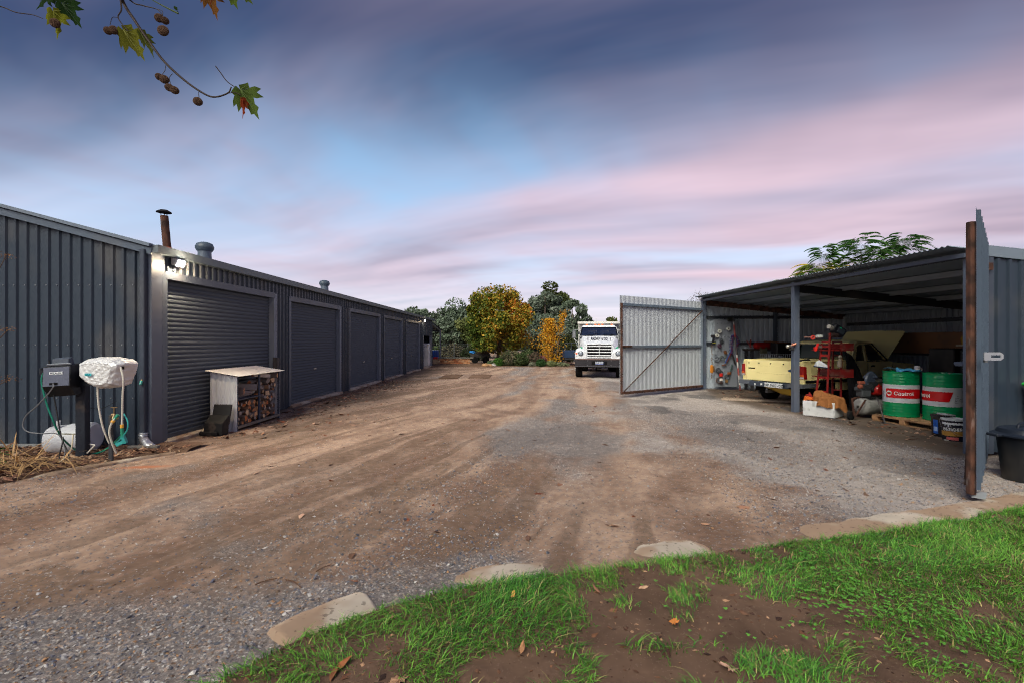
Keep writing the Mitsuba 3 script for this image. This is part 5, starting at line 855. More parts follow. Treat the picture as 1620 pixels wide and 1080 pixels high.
for s in (-1, 1):
    part(ut, 'rear_corner', U(hull([(.0, s * .735, .45), (.0, s * .735, 1.03), (.02, s * (hw - .03), 1.0), (.02, s * (hw - .01), .45), (.3, s * (hw - .03), 1.02), (.3, s * (hw - .01), .45)])), 'gloss', YEL)
    k = part(ut, 'tail_light', U(hull([(-.015, s * .76, .62), (-.015, s * .77, .93), (.0, s * (hw - .0), .91), (.0, s * (hw + .008), .62), (.08, s * (hw + .006), .91), (.10, s * (hw + .012), .62)])), 'gloss', C(150, 26, 22), label='red tail light')
    part(k, 'amber_lens', U(hull([(-.019, s * .775, .67), (-.019, s * .78, .72), (-.004, s * (hw), .72), (-.004, s * (hw + .004), .67)])), 'gloss', C(216, 96, 40)); part(k, 'clear_lens', U(hull([(-.019, s * .77, .625), (-.019, s * .772, .665), (-.004, s * (hw), .665), (-.004, s * (hw + .006), .625)])), 'gloss', C(196, 196, 190))
    part(ut, 'bumper_end', U(hull([(-.13, s * .55, .40), (-.13, s * .55, .50), (-.09, s * (hw + .02), .40), (-.09, s * (hw + .02), .50), (.40, s * (hw + .02), .41), (.40, s * (hw + .02), .50), (.0, s * .55, .42), (.0, s * .55, .5)])), 'paint', C(92, 98, 108))
part(ut, 'step_bumper', U(box(-.11, .02, -.56, .56, .36, .485, .01)), 'paint', C(58, 66, 80)); part(ut, 'lower_valance', U(hull([(-.06, -.56, .36), (-.06, .14, .36), (.0, -.56, .36), (.0, .14, .36), (.10, -.64, .16), (.12, -.2, .20), (.14, -.64, .16)])), 'gloss', C(196, 160, 62)); part(ut, 'tow_bar', U(cat(box(-.16, .1, -.04, .04, .22, .28), ball((-.15, 0, .31), .028))), 'metal', C(90, 90, 94))
npl = part(ut, 'number_plate', U(box(-.122, -.112, -.41, .09, .365, .475, .003)), 'paint', C(206, 210, 214))
nb = U((np.array([[-.1235, .07, .385]]), BF))[0][0]; part(npl, 'lettering', text('0P 960-0Z5', .066, nb, UR @ -Y, Z, True, .002), 'matte', C(20, 22, 32)); part(ut, 'tow_tag', U(cat(box(-.125, -.112, .16, .21, .40, .45), box(-.125, -.112, .36, .39, .38, .44))), 'paint', C(210, 212, 214))
# the open bonnet
bo = part(ut, 'bonnet', U(tr(loft([[(x, -.78, 0), (x, -.74, .03), (x, 0, .055), (x, .74, .03), (x, .78, 0), (x, 0, .01)] for x in np.linspace(0, 1.18, 6)]), (3.40, 0, .97), R(0, -43, 0))), 'gloss', YEL * (.92), 40, label='bonnet raised open towards the front')
part(ut, 'bonnet_prop', U(cyl((4.3, .6, .88), (4.15, .6, 1.62), .008, 6)), 'metal', C(120, 120, 120))
part(ut, 'tray_load', U(cat(warp(cbox((.55, -.5, .72), (.5, .4, .45), .05, R(0, 0, 20)), .06, 4), cyl((.35, -.55, 1.0), (.8, -.42, 1.02), .06), cbox((1.1, -.2, .75), (.5, .6, .4), .04))), 'worn', C(46, 46, 44))
# ================================================================ WHITE TIPPER TRUCK; local: x to the picture's right, y away, front bumper at y = 0
tk_ = thing('tipper_truck', 'white bonneted tipper truck parked facing the camera beyond the pale gate leaf', 'truck')
TO = np.array([3.79, 21.0, 0]); TR = R(0, 0, -9.6)
def K(m): return tr(m, TO, TR)
TW, DK = C(226, 230, 236), C(26, 26, 30)
part(tk_, 'bumper', K(hull([(x, y, z) for x in (-1.04, 1.04) for y, z in ((.0, .52), (.0, .80), (.35, .80), (.35, .52))] + [(s * 1.06, .3, z) for s in (-1, 1) for z in (.52, .80)])), 'paint', C(46, 44, 50)); part(tk_, 'bumper_top', K(box(-1.05, 1.05, .005, .36, .802, .855, .012)), 'paint', C(112, 92, 88)); part(tk_, 'bumper_lip', K(box(-1.05, 1.05, -.012, .02, .50, .54, .01)), 'metal', C(110, 110, 116)); part(tk_, 'bumper_recess', K(box(-.33, .33, -.004, .02, .59, .76)), 'matte', BLK)
part(tk_, 'bolt', K(cat(*[cyl((x, -.012, z), (x, .0, z), .014, 8) for x in (-.5, .5) for z in (.78, .57)])), 'metal', C(190, 190, 196), kind='stuff')
n2 = part(tk_, 'number_plate', K(box(-.17, .17, -.012, -.005, .605, .735, .003)), 'paint', C(196, 204, 220)); part(n2, 'blue_strip', K(box(-.17, .17, -.0135, -.0125, .605, .632)), 'paint', C(30, 60, 150)); part(n2, 'lettering', K(text('1W 0377', .062, (-.145, -.0125, .65), X, Z, True, .002)), 'matte', C(24, 34, 70))
# bonnet as lofted sections from the grille back to the windscreen
def hood_sec(y, w, zt, wb, zb): return [(-wb, y, zb), (-wb, y, zb + .35 * (zt - zb)), (-w, y, zt - .14), (-w * .86, y, zt - .02), (0, y, zt + .02), (w * .86, y, zt - .02), (w, y, zt - .14), (wb, y, zb + .35 * (zt - zb)), (wb, y, zb)]
part(tk_, 'bonnet', K(surf(np.array([hood_sec(.16, .62, 1.50, .70, .88), hood_sec(.20, .66, 1.53, .74, .88), hood_sec(.6, .74, 1.62, .80, .88), hood_sec(1.15, .83, 1.76, .86, .88), hood_sec(1.45, .86, 1.84, .88, .88)]))), 'gloss', TW, 35); part(tk_, 'nose_panel', K(axes(poly([(s[0], s[2]) for s in hood_sec(0, .62, 1.50, .70, .88)], .012, [[(-.50, .93), (-.53, 1.46), (.53, 1.46), (.50, .93)]]), (0, .165, 0), X, Z, -Y)), 'gloss', TW)
for s in (-1, 1):
    fn = [(-.28, .86), (-.28, 1.05), (-.24, 1.20), (-.12, 1.28), (.12, 1.29), (.23, 1.22), (.27, 1.08), (.27, .86)]
    P_ = []
    for y, k, dz in ((.10, .80, -.03), (.13, .95, -.01), (.22, 1.0, 0), (.8, 1.0, .03), (1.25, 1.0, .0), (1.5, .98, -.12)): P_.append([(s * (.79 + a * k), y, .86 + (z - .86) * k + dz * (z > 1)) for a, z in fn])
    part(tk_, 'fender', K(surf(np.array(P_))), 'gloss', TW, 40); part(tk_, 'fender_face', K(axes(poly([(s * .79 + s * a * .80, .86 + (z - .86) * .80 - .03 * (z > 1)) for a, z in fn], .006), (0, .105, 0), X, Z, -Y)), 'gloss', TW)
    hl = part(tk_, 'headlight', K(tr(lathe([(0, .035), (.06, .03), (.095, .012), (.105, 0), (.105, -.03)], 28), (s * .80, .09, 1.085), R(90, 0, 0))), 'metal', C(120, 128, 140), 40); part(hl, 'lens', K(tr(lathe([(0, .052), (.05, .046), (.08, .03)], 24), (s * .80, .085, 1.085), R(90, 0, 0))), 'gloss', C(150, 160, 176), 40); part(hl, 'rim', K(ring((s * .80, .082, 1.085), .10, .010)), 'matte', C(44, 48, 56))
    part(tk_, 'indicator', K(tr(lathe([(0, .03), (.035, .025), (.055, 0)], 20), (s * (.98), .12, 1.07), R(90, 0, s * 15))), 'gloss', C(232, 96, 36), 40)
    part(tk_, 'leaf_decal', K(axes(poly([(0, -.02), (.03, .08), (.12, .14), (.115, .06), (.06, 0)], .004), (s * .70, .36, 1.27), X * s, Z * .9 + Y * .2 - X * 0, -Y)), 'paint', C(0, 140, 100))
    w = part(tk_, 'front_tyre', K(axes(lathe([(.24, -.15), (.44, -.15), (.49, -.12), (.50, -.05), (.50, .05), (.49, .12), (.44, .15), (.24, .15)], 40), (s * .90, .98, .49), Y, Z, X)), 'matte', C(30, 29, 30), 30); part(w, 'rim', K(axes(lathe([(0, .05), (.12, .06), (.16, -.02), (.26, .02), (.26, .12), (0, -.05)], 24), (s * .90, .98, .49), Y, Z, X * s)), 'metal', C(170, 170, 174), 40)
    part(tk_, 'lug_nut', K(cat(*[cyl((s * 1.05, .98 + .2 * math.cos(t), .49 + .2 * math.sin(t)), (s * 1.085, .98 + .2 * math.cos(t), .49 + .2 * math.sin(t)), .02, 8) for t in np.arange(10) * .628])), 'paint', C(214, 214, 214), kind='stuff')
    for yy in (5.4, 6.7): part(tk_, 'rear_tyre', K(axes(lathe([(.0, -.24), (.44, -.24), (.49, -.2), (.49, .2), (.44, .24), (0, .24)], 32), (s * .80, yy, .49), Y, Z, X)), 'matte', C(24, 23, 24), 30)
    mr = part(tk_, 'mirror', K(cbox((s * 1.16, 1.72, 1.93), (.17, .07, .36), .025)), 'metal', C(150, 154, 158)); part(mr, 'glass', K(cbox((s * 1.16, 1.755, 1.93), (.14, .006, .32))), 'metal', C(180, 186, 190)); part(mr, 'arm', K(cat(tube([(s * .86, 1.75, 2.13), (s * 1.16, 1.72, 2.14), (s * 1.16, 1.72, 1.72), (s * .88, 1.62, 1.50)], .014, 8), tube([(s * 1.14, 1.72, 1.74), (s * .99, 1.62, 1.36)], .010, 6))), 'paint', C(190, 192, 196))
    part(tk_, 'small_mirror', K(cbox((s * .93, 1.70, 1.99), (.09, .06, .13), .02)), 'paint', C(40, 46, 62))
    part(tk_, 'cab_side', K(hull([(s * .90, 1.46, .9), (s * .90, 1.46, 1.83), (s * .82, 1.92, 2.28), (s * .84, 2.9, 2.32), (s * .92, 2.9, .9), (s * .88, 1.5, .9), (s * .80, 1.95, 2.28), (s * .82, 2.9, 2.3)])), 'gloss', TW)
gr = part(tk_, 'grille', K(box(-.53, .53, .18, .21, .92, 1.46)), 'matte', C(14, 15, 18))
for z, h in ((1.395, .05), (1.265, .05), (1.135, .05), (1.0, .055), (.90, .045)): part(gr, 'bar', K(box(-.53, .53, .135, .175, z - h / 2, z + h / 2, .008)), 'gloss', TW)
part(gr, 'bar', K(box(-.012, .012, .140, .17, 1.03, 1.375)), 'gloss', TW); part(gr, 'surround', K(cat(box(-.56, -.525, .13, .17, .90, 1.48, .006), box(.525, .56, .13, .17, .90, 1.48, .006), box(-.56, .56, .13, .17, 1.462, 1.50, .006))), 'gloss', TW)
part(tk_, 'badge', K(tr(lathe([(0, .012), (.08, .01), (.10, 0)], 24), (0, .128, 1.475), R(90, 0, 0) @ np.diag([1.0, .32, 1]))), 'metal', C(206, 208, 212), 40)
sl = (np.array([0, .82, .22])); sl = sl / np.linalg.norm(sl)
t_ = 'RAINEY & CO'; hh = .098; part(tk_, 'lettering', K(text(t_, hh, (-.37, .68, 1.672), X * (.74 / (textw(t_) * hh)), np.array([0, .969, .2466]) * 4.6, True, .001)), 'matte', C(60, 62, 70)); part(tk_, 'letter_frame', K(cat(*[axes(box(-.012, .012, -.02, .50, 0, .006), (s * .50, .68, 1.655), X, sl, np.cross(X, sl)) for s in (-1, 1)], *[axes(box(-.022, .022, -.02, .02, 0, .004), (x, .52, 1.622), X, sl, np.cross(X, sl)) for x in (-.38, 0, .38)])), 'matte', C(54, 56, 64))
# cab front: windscreen in a frame, interior behind it
wy0, wy1, wz0, wz1 = 1.50, 1.90, 1.86, 2.25
def ws(a, t): return ((1 - t) * .835 * a + t * .77 * a, wy0 + (wy1 - wy0) * t, wz0 + (wz1 - wz0) * t)
part(tk_, 'windscreen', K(surf(np.array([[ws(a, t) for a in (-1, -.5, 0, .5, 1)] for t in (0, 1)]))), 'glass')
part(tk_, 'windscreen_seal', K(cat(*[bar(ws(*p), ws(*q), .05, .035) for p, q in (((-1, 0), (1, 0)), ((-1, 1), (1, 1)), ((-1, 0), (-1, 1)), ((1, 0), (1, 1)))])), 'matte', C(20, 24, 34)); part(tk_, 'visor', K(bar((-.76, 1.93, 2.235), (.76, 1.93, 2.235), .02, .07)), 'matte', C(14, 18, 24))
part(tk_, 'wiper', K(cat(bar((-.50, 1.49, 1.88), (-.02, 1.56, 1.96), .012, .02), bar((.22, 1.49, 1.88), (.72, 1.54, 1.92), .012, .02), bar((-.62, 1.49, 1.86), (-.4, 1.5, 1.90), .03), bar((.12, 1.49, 1.86), (.3, 1.5, 1.90), .03))), 'matte', BLK)
part(tk_, 'cowl', K(surf(np.array([[(x, y, z) for x in (-.87, -.4, 0, .4, .87)] for y, z in ((1.44, 1.82), (1.50, 1.855))]))), 'gloss', TW); part(tk_, 'roof', K(hull([(x, y, z) for x, y, z in [(s * .78, 1.89, 2.27) for s in (-1, 1)] + [(s * .70, 1.95, 2.36) for s in (-1, 1)] + [(s * .83, 2.9, 2.29) for s in (-1, 1)] + [(s * .76, 2.9, 2.40) for s in (-1, 1)]])), 'gloss', TW)
part(tk_, 'cab_rear', K(axes(poly([(-.90, .9), (-.84, 2.29), (.84, 2.29), (.90, .9)], .03, [[(-.52, 1.78), (-.50, 2.16), (.50, 2.16), (.52, 1.78)]]), (0, 2.9, 0), X, Z, -Y)), 'paint', C(110, 114, 120)); part(tk_, 'seat', K(cat(cbox((-.42, 2.45, 1.75), (.42, .16, .55), .06), cbox((.42, 2.45, 1.75), (.42, .16, .52), .06), cbox((0, 2.75, 1.95), (.16, .05, .6), .01))), 'matte', C(44, 50, 58)); part(tk_, 'dashboard', K(box(-.82, .82, 1.56, 1.85, 1.62, 1.80, .02)), 'matte', C(40, 44, 50)); part(tk_, 'cab_floor', K(box(-.85, .85, 1.5, 2.88, .9, 1.2)), 'matte', C(30, 30, 30))
for x in (-.56, -.16, 0, .16, .60): part(tk_, 'marker_lamp', K(hull([(x + a, 2.0 + b, 2.375 + c) for a in (-.05, .05) for b in (-.03, .03) for c in (-.01, .05 if b > 0 else .02)])), 'gloss', C(236, 130, 70))
part(tk_, 'air_horn', K(cat(cyl((-.42, 2.0, 2.42), (-.30, 2.4, 2.42), .03), cyl((-.34, 2.0, 2.41), (-.22, 2.4, 2.41), .022))), 'metal', C(150, 150, 156), 40)
ty = part(tk_, 'tipper_body', K(cat(box(-1.0, 1.0, 3.15, 3.22, 1.0, 2.54), box(-1.0, -.95, 3.22, 8.0, 1.0, 2.2), box(.95, 1.0, 3.22, 8.0, 1.0, 2.2), box(-.949, .949, 3.22, 8.0, 1.0, 1.08), box(-1.0, 1.0, 8.0, 8.06, 1.0, 2.2))), 'paint', C(206, 206, 204)); part(ty, 'hood_lip', K(cat(box(-1.0, 1.0, 2.75, 3.15, 2.50, 2.57, .01), box(-1.02, 1.02, 2.70, 2.749, 2.46, 2.57, .006))), 'paint', C(222, 220, 214)); part(ty, 'aerial', K(cyl((-.12, 3.1, 2.55), (-.12, 3.1, 2.75), .012, 6)), 'paint', C(200, 200, 200))
ex = part(tk_, 'exhaust_stack', K(tube(spline([(1.10, 2.95, .9), (1.10, 2.95, 2.5), (1.11, 2.98, 2.72), (1.16, 3.1, 2.82)], 8), .075, 16)), 'metal', C(196, 200, 206), 40); part(ex, 'heat_shield', K(cyl((1.10, 2.95, 1.15), (1.10, 2.95, 2.3), .10, 18)), 'metal', C(150, 146, 140), 40)
part(tk_, 'chassis', K(cat(box(-.42, -.34, .3, 8.2, .62, .88), box(.34, .42, .3, 8.2, .62, .88), box(-.8, .8, .92, 1.04, .42, .56), box(-.5, .5, .4, 1.4, .45, .9), cyl((-.9, 5.4, .5), (.9, 5.4, .5), .1), cyl((-.9, 6.7, .5), (.9, 6.7, .5), .1), box(-.16, .1, .6, .9, .3, .5, .02))), 'matte', C(18, 17, 17)); part(tk_, 'underparts', K(cat(cyl((-.3, .5, .36), (-.26, .45, .44), .03), bar((-.1, .5, .40), (.35, .5, .38), .03), cyl((.2, .55, .36), (.28, .55, .4), .03))), 'metal', C(120, 116, 112), 40)
# ================================================================ TREES, BEDS AND THE FAR END OF THE YARD
LEAFQ = np.array([[0, -.5, 0], [.42, .05, .10], [0, .55, 0], [-.42, .05, .10]], float)
def leaves(pos, size, seed, cols, droop=.3, shape=None, fine=None):
    """one small bent leaf per point"""
    r = np.random.default_rng(seed); n = len(pos); q = LEAFQ if shape is None else shape; m = len(q)
    a = r.uniform(0, 2 * np.pi, n); b = r.normal(-droop, .7, n); c = r.normal(0, .7, n); s = size * r.uniform(.6, 1.3, n)
    ca, sa, cb, sb, cc, sc2 = np.cos(a), np.sin(a), np.cos(b), np.sin(b), np.cos(c), np.sin(c)
    v = q[None] * s[:, None, None]; x, y, z = v[..., 0], v[..., 1], v[..., 2]
    x, z = x * cc[:, None] - z * sc2[:, None], x * sc2[:, None] + z * cc[:, None]
    y, z = y * cb[:, None] - z * sb[:, None], y * sb[:, None] + z * cb[:, None]
    x, y = x * ca[:, None] - y * sa[:, None], x * sa[:, None] + y * ca[:, None]
    V = np.stack([x, y, z], -1) + pos[:, None]
    f = np.array([[0, 1, 2], [0, 2, 3]]) if m == 4 else np.array([[0, i, i + 1] for i in range(1, m - 1)])
    F = (f[None] + (np.arange(n) * m)[:, None, None]).reshape(-1, 3)
    return (V.reshape(-1, 3), F), np.repeat(cols * r.uniform(.86, 1.14, (n, 1)), m, 0)
def pick(u, stops):
    u = np.clip(u, 0, .9999) * (len(stops) - 1); i = u.astype(int); s = np.array(stops); return s[i] + (s[i + 1] - s[i]) * (u - i)[:, None]
def branch_tree(base, h, seed, spread, nb, r0, lean=(0, 0)):
    r = np.random.default_rng(seed); base = np.array(base, float); top = base + (lean[0], lean[1], h)
    t = spline([base, base + (top - base) * .4 + r.normal(0, .02 * h, 3) * (1, 1, 0), top], 8); tubes = [tube(t, np.linspace(r0, r0 * .2, len(t)), 8)]; tips = []
    for i in range(nb):
        f = r.uniform(.18, .95); p = t[int(f * (len(t) - 1))]; a = r.uniform(0, 6.28); L = spread * (1.1 - .6 * f) * r.uniform(.6, 1)
        e = p + np.array([math.cos(a) * L, math.sin(a) * L, L * r.uniform(.25, .9)]); tubes.append(tube(spline([p, (p + e) / 2 + (0, 0, .08 * L), e], 5), np.linspace(r0 * .4 * (1.1 - f), r0 * .06, 11), 6)); tips.append(e)
    return cat(*tubes), np.array(tips)
def clumps(n, centre, rad, seed, k, cr):
    """points on a crown made of k uneven clumps"""
    r = np.random.default_rng(seed); d = r.normal(0, 1, (k, 3)); d /= np.linalg.norm(d, axis=1)[:, None]; c = np.array(centre) + d * np.array(rad) * (r.uniform(.35, 1, (k, 1)) ** .5)
    cs = cr * r.uniform(.6, 1.3, k); i = r.integers(0, k, n); e = r.normal(0, 1, (n, 3)); e /= np.linalg.norm(e, axis=1)[:, None]
    p = c[i] + e * (cs[i] * r.uniform(.25, 1, n) ** .45)[:, None] * (1, 1, .75); return p, i, c
# big autumn tree
def autumn():
    b = np.array([-1.05, 34.0, 0]); k = thing('autumn_tree', 'broad round autumn tree with green, gold and orange leaves at the end of the yard', 'tree')
    m, tips = branch_tree(b, 4.6, 3, 1.9, 26, .14); part(k, 'trunk', m, 'leafy', C(92, 78, 66))
    r = np.random.default_rng(6); n = 30000; K_ = 150; q = r.uniform(-1, 1, (900, 3)); q = q[(np.abs(q) ** 2.6).sum(1) < 1]; q = q[np.linalg.norm(q, axis=1) > .35][:K_]; K_ = len(q)
    cen = np.array([-.98, 34, 2.95]) + q * (2.15, 2.0, 2.1); cen[:, 0] *= 1; cen[:, 2] += .25 * np.exp(-((cen[:, 0] + .45) / .6) ** 2) * (q[:, 2] > .3) + .1 * np.exp(-((cen[:, 0] + 2.1) / .5) ** 2) * (q[:, 2] > .3)
    cs = r.uniform(.28, .62, K_); i = r.integers(0, K_, n); e = r.normal(0, 1, (n, 3)); e /= np.linalg.norm(e, axis=1)[:, None]; pp = cen[i] + e * (cs[i] * r.uniform(.1, 1, n) ** .4)[:, None] * (1, 1, 1.1); sprig = r.uniform(0, 1, n) < .03
    pp += sprig[:, None] * e * r.uniform(0, .35, (n, 1)); pp = pp[pp[:, 2] > .45]; x, y, z = pp.T; n = len(x)
    u = .22 + 1.0 * (meshkit.fbm(np.stack([x * .7, y * .7, z * .5], -1), 3, 9) - .5) + .15 * (x - b[0]) / 2.4 + .05 * (z - 3) / 3 + r.normal(0, .17, n)
    col = pick(u, [C(70, 90, 36), C(98, 112, 40), C(134, 128, 44), C(176, 146, 50), C(192, 130, 46), C(190, 98, 40), C(150, 70, 38)])
    m, c = leaves(np.stack([x, y, z], 1), .15, 7, col); part(k, 'crown', m, 'leafy', c)
autumn()
def birch():
    b = np.array([2.55, 33.0, 0]); k = thing('yellow_tree', 'slender yellow autumn tree with pale trunk right of the big autumn tree', 'tree')
    m, tips = branch_tree(b, 3.3, 5, .9, 22, .055); part(k, 'trunk', m, 'leafy', C(176, 158, 134)); side = tube(spline([b + (.5, .3, .3), b + (.75, .3, 2.2), b + (1.0, .3, 3.5)], 6), np.linspace(.04, .01, 13), 6); part(k, 'trunk', side, 'leafy', C(120, 104, 84))
    r = np.random.default_rng(8); n = 5200; z = .25 + 2.9 * r.uniform(0, 1, n) ** .9; a = r.uniform(0, 6.28, n); w = 1.1 * (1 - ((z - .2) / 3.2) ** 1.5 * .75); rr = w * np.abs(r.normal(0, .55, n)) * (1 + .9 * (meshkit.fbm(np.stack([np.cos(a) * 2, np.sin(a) * 2, z * 1.6], -1), 3, 3) - .5))
    p = np.stack([b[0] + rr * np.cos(a), b[1] + rr * np.sin(a), z], 1); t2 = side[0][r.integers(40, len(side[0]) - 2, 420)] + r.normal(0, .13, (420, 3)); p = np.vstack([p[meshkit.fbm(p * 2.0, 3, 4) > .42], t2])
    m, c = leaves(p, .10, 9, pick(r.uniform(0, 1, len(p)) * .85 + .2 * (meshkit.fbm(p * .9, 2, 4) - .3), [C(120, 112, 36), C(196, 150, 40), C(222, 168, 44), C(206, 140, 40), C(170, 104, 40)]), .5); part(k, 'crown', m, 'leafy', c)
birch()
def euc(name, lab, px, py_top, py_low, y, w, seed, cols, nclump, n=5200, size=.30, cr=.2):
    c = P(px, (py_top + py_low) / 2, y); h = P(px, py_top, y)[2]; lo = max(P(px, py_low, y)[2], .3); rw = w / 765 * y / 2
    k = thing(name, lab, 'tree', 'trees beyond the yard'); m, tips = branch_tree((c[0], c[1], 0), h * .85, seed, rw * .9, 10, .02 * h + .08); part(k, 'trunk', m, 'leafy', C(128, 116, 104))
    p, i, cc = clumps(n, (c[0], c[1], (h + lo) / 2), (rw * .82, rw * .7, (h - lo) / 2 * .86), seed, nclump, rw * cr + .25)
    tone = (np.random.default_rng(seed).uniform(0, 1, nclump))[i] * .6 + .4 * np.random.default_rng(seed + 1).uniform(0, 1, n)
    m, q = leaves(p, size, seed, pick(tone, cols), .5); part(k, 'crown', m, 'leafy', q)
E1 = [C(74, 88, 70), C(104, 120, 100), C(136, 150, 134)]; E2 = [C(58, 68, 34), C(88, 98, 52), C(116, 122, 74)]; E3 = [C(66, 78, 64), C(96, 110, 94), C(136, 144, 130)]
euc('gum_tree', 'tall airy gum tree rising above the gap right of the autumn tree', 862, 448, 560, 50, 78, 21, E3, 42, 7000, .26, .17)
euc('gum_tree', 'dark round-headed green gum tree, tallest behind the yellow tree', 876, 444, 540, 54, 52, 22, E2, 26, 7000, .26, .34)
euc('gum_tree', 'grey-green gum tree between the yellow tree and the truck', 905, 470, 575, 50, 70, 23, E1, 34, 7000, .26, .24)
euc('gum_tree', 'rounded gum tree just left of the truck roof', 922, 492, 585, 52, 44, 24, E3, 22, 4500, .24, .28)
euc('gum_tree', 'distant low gum tree seen above the truck', 962, 500, 560, 80, 40, 25, E2, 16, 3000, .34, .3)
euc('gum_tree', 'grey gum tree behind the left side of the autumn tree', 722, 476, 585, 48, 74, 26, E1, 36, 7500, .26, .24)
euc('gum_tree', 'dark gum tree directly behind the autumn tree', 760, 480, 580, 46, 66, 27, E2, 30, 6500, .26, .26)
euc('gum_tree', 'low grey-green gum tree over the far end of the shed roof', 655, 482, 585, 62, 90, 28, E1, 40, 7000, .34, .22)
euc('gum_tree', 'olive gum tree between the shed awning and the autumn tree', 698, 494, 590, 56, 66, 29, E3, 30, 6500, .30, .24)
euc('gum_tree', 'dark leafy gum tree standing low behind the yellow tree', 858, 500, 590, 42, 90, 30, E3, 34, 7500, .24, .26)
r_ = np.random.default_rng(61); n = 26000
tx = r_.uniform(-46, 34, n); tz = r_.uniform(0, 1, n) ** .8 * (3.2 + 3.2 * meshkit.fbm(np.stack([tx * .16, tx * 0, tx * 0], -1), 3, 6)); ty_ = 84 + r_.normal(0, 1.5, n) + 8 * np.abs(tx / 40) ** 2
m, c = leaves(np.stack([tx, ty_, tz], 1), .55, 62, pick(r_.uniform(0, 1, n), [C(40, 46, 32), C(58, 66, 48), C(76, 82, 62)]), .4); solo('treeline', 'far-off dark green line of bush closing the view behind the garden', 'treeline', m, 'leafy', c, kind='stuff')
def shrub(lab, px, py_top, py_bot, y, w, seed, cols, n=1500, size=.09, name='shrub', grp='shrubs in the far garden bed', depth=.8):
    c0_ = P(px, py_bot, y); h = P(px, py_top, y)[2]; rw = w / 765 * y / 2; k = thing(name, lab, name.replace('_', ' '), grp); r = np.random.default_rng(seed)
    part(k, 'stem', cat(*[tube([(c0_[0] + .05 * math.cos(i * 1.3), y + .05 * math.sin(i * 1.3), -.05), (c0_[0] + rw * .5 * math.cos(i * 1.3), y + rw * .4 * math.sin(i * 1.3), h * .6)], [.025, .01], 6) for i in range(6)]), 'leafy', C(80, 66, 54))
    d = r.normal(0, 1, (n, 3)); d /= np.linalg.norm(d, axis=1)[:, None]; p = d * r.uniform(.2, 1, (n, 1)) ** .33; p *= 1 + .45 * (meshkit.fbm(d * 2.2 + seed, 3, seed)[:, None] - .5); p = p * (rw, rw * depth, h * .54) + (c0_[0], y, h * .5); p = p[p[:, 2] > .02]
    m, c = leaves(p, size, seed, pick(r.uniform(0, 1, len(p)), cols), .2); part(k, 'foliage', m, 'leafy', c)
SG = [C(40, 62, 34), C(64, 84, 46), C(96, 106, 66)]
shrub('round grey-green bush nearest the foot of the autumn tree', 808, 555, 578, 31.5, 40, 1, [C(52, 66, 48), C(80, 90, 62), C(122, 112, 82)], 2400); shrub('dark green bush beside the round grey-green one', 824, 558, 578, 31.2, 24, 2, SG, 1500); shrub('bright green low bush left of the round grey-green one', 789, 566, 578, 31.3, 18, 3, [C(52, 92, 36), C(80, 120, 46)], 1000); shrub('green bush under the right side of the autumn tree', 836, 552, 579, 32, 28, 4, SG, 1800)
shrub('brown-leaved bush between the green bushes and the red roses', 846, 556, 577, 31.6, 20, 5, [C(84, 66, 56), C(112, 92, 80), C(80, 86, 62)], 1200); shrub('low bush with dark red flowers left of the yellow tree foot', 857, 563, 574, 31.8, 18, 6, [C(130, 60, 64), C(150, 92, 92), C(90, 84, 66)], 900); shrub('grey rounded cushion plant at the bed edge', 842, 572, 580, 30.9, 12, 7, [C(112, 116, 98), C(140, 142, 122)], 600, .06)
shrub('dark green grassy tuft in front of the yellow tree', 856, 568, 580, 30.8, 16, 8, [C(40, 70, 36), C(64, 96, 50)], 900, .10); shrub('pale grassy cushion right of the dark tuft', 872, 570, 580, 30.9, 18, 9, [C(104, 118, 74), C(140, 144, 100)], 800, .09); shrub('pale low ground cover at the right end of the bed', 888, 573, 580, 31.1, 26, 10, [C(104, 116, 84), C(136, 140, 110)], 800, .08); shrub('small grey-green tuft at the left end of the bed', 778, 570, 579, 31.6, 18, 11, [C(84, 104, 72), C(110, 124, 90)], 600, .08)
shrub('brownish hedge bush right of the awning post', 716, 545, 578, 43, 40, 12, [C(82, 76, 60), C(104, 98, 80), C(72, 78, 54)], 2200, .14); shrub('dark green bush behind the awning post', 694, 548, 580, 44, 34, 13, SG, 1800, .14); shrub('dark bush under the left side of the autumn tree', 752, 548, 580, 40, 50, 14, [C(34, 46, 28), C(54, 64, 38)], 2400, .13); shrub('dark olive bush left of the truck mirror', 899, 532, 574, 38, 26, 15, [C(48, 56, 30), C(74, 80, 42)], 2000, .12); shrub('dark hedge bush behind the yellow tree', 872, 545, 580, 37, 60, 16, [C(34, 44, 30), C(52, 62, 42)], 2600, .12)
for i, (px, py, w, c, lab) in enumerate(((768, 577, .5, (176, 136, 96), 'tan rock at the left of the garden bed edge'), (774, 578, .4, (186, 150, 110), 'flat tan rock beside the first garden rock'), (781, 579, .42, (170, 166, 160), 'pale grey rock right of the tan ones'), (840, 579, .45, (140, 138, 134), 'grey rock in front of the cushion plant'))):
    p = P(px, py, 31.0 + .1 * i); solo('rock', lab, 'rock', warp(tr(ball((0, 0, 0), (w * .5, w * .4, w * .28), 3), (p[0], p[1], w * .16)), .06, 4, i), 'worn', C(*c), 40, group='rocks edging the garden bed')
bx = np.array([[-6.6 + 13.4 * (i / 39), 31.3 + .3 * math.sin(i * .5)] for i in range(40)]); gxx, gyy = np.meshgrid(np.linspace(-6, 5, 60), np.linspace(30.2, 37, 24), indexing='ij')
struct('garden_soil', surf(np.stack([gxx, gyy, .07 * sst(30.2, 31, gyy) * sst(-6, -5, gxx) * sst(5, 4, gxx) - .03 + .03 * (meshkit.fbm(np.stack([gxx, gyy, gxx * 0], -1), 2, 3) - .5)], -1)), 'soil', (.1, .07, .05), True)
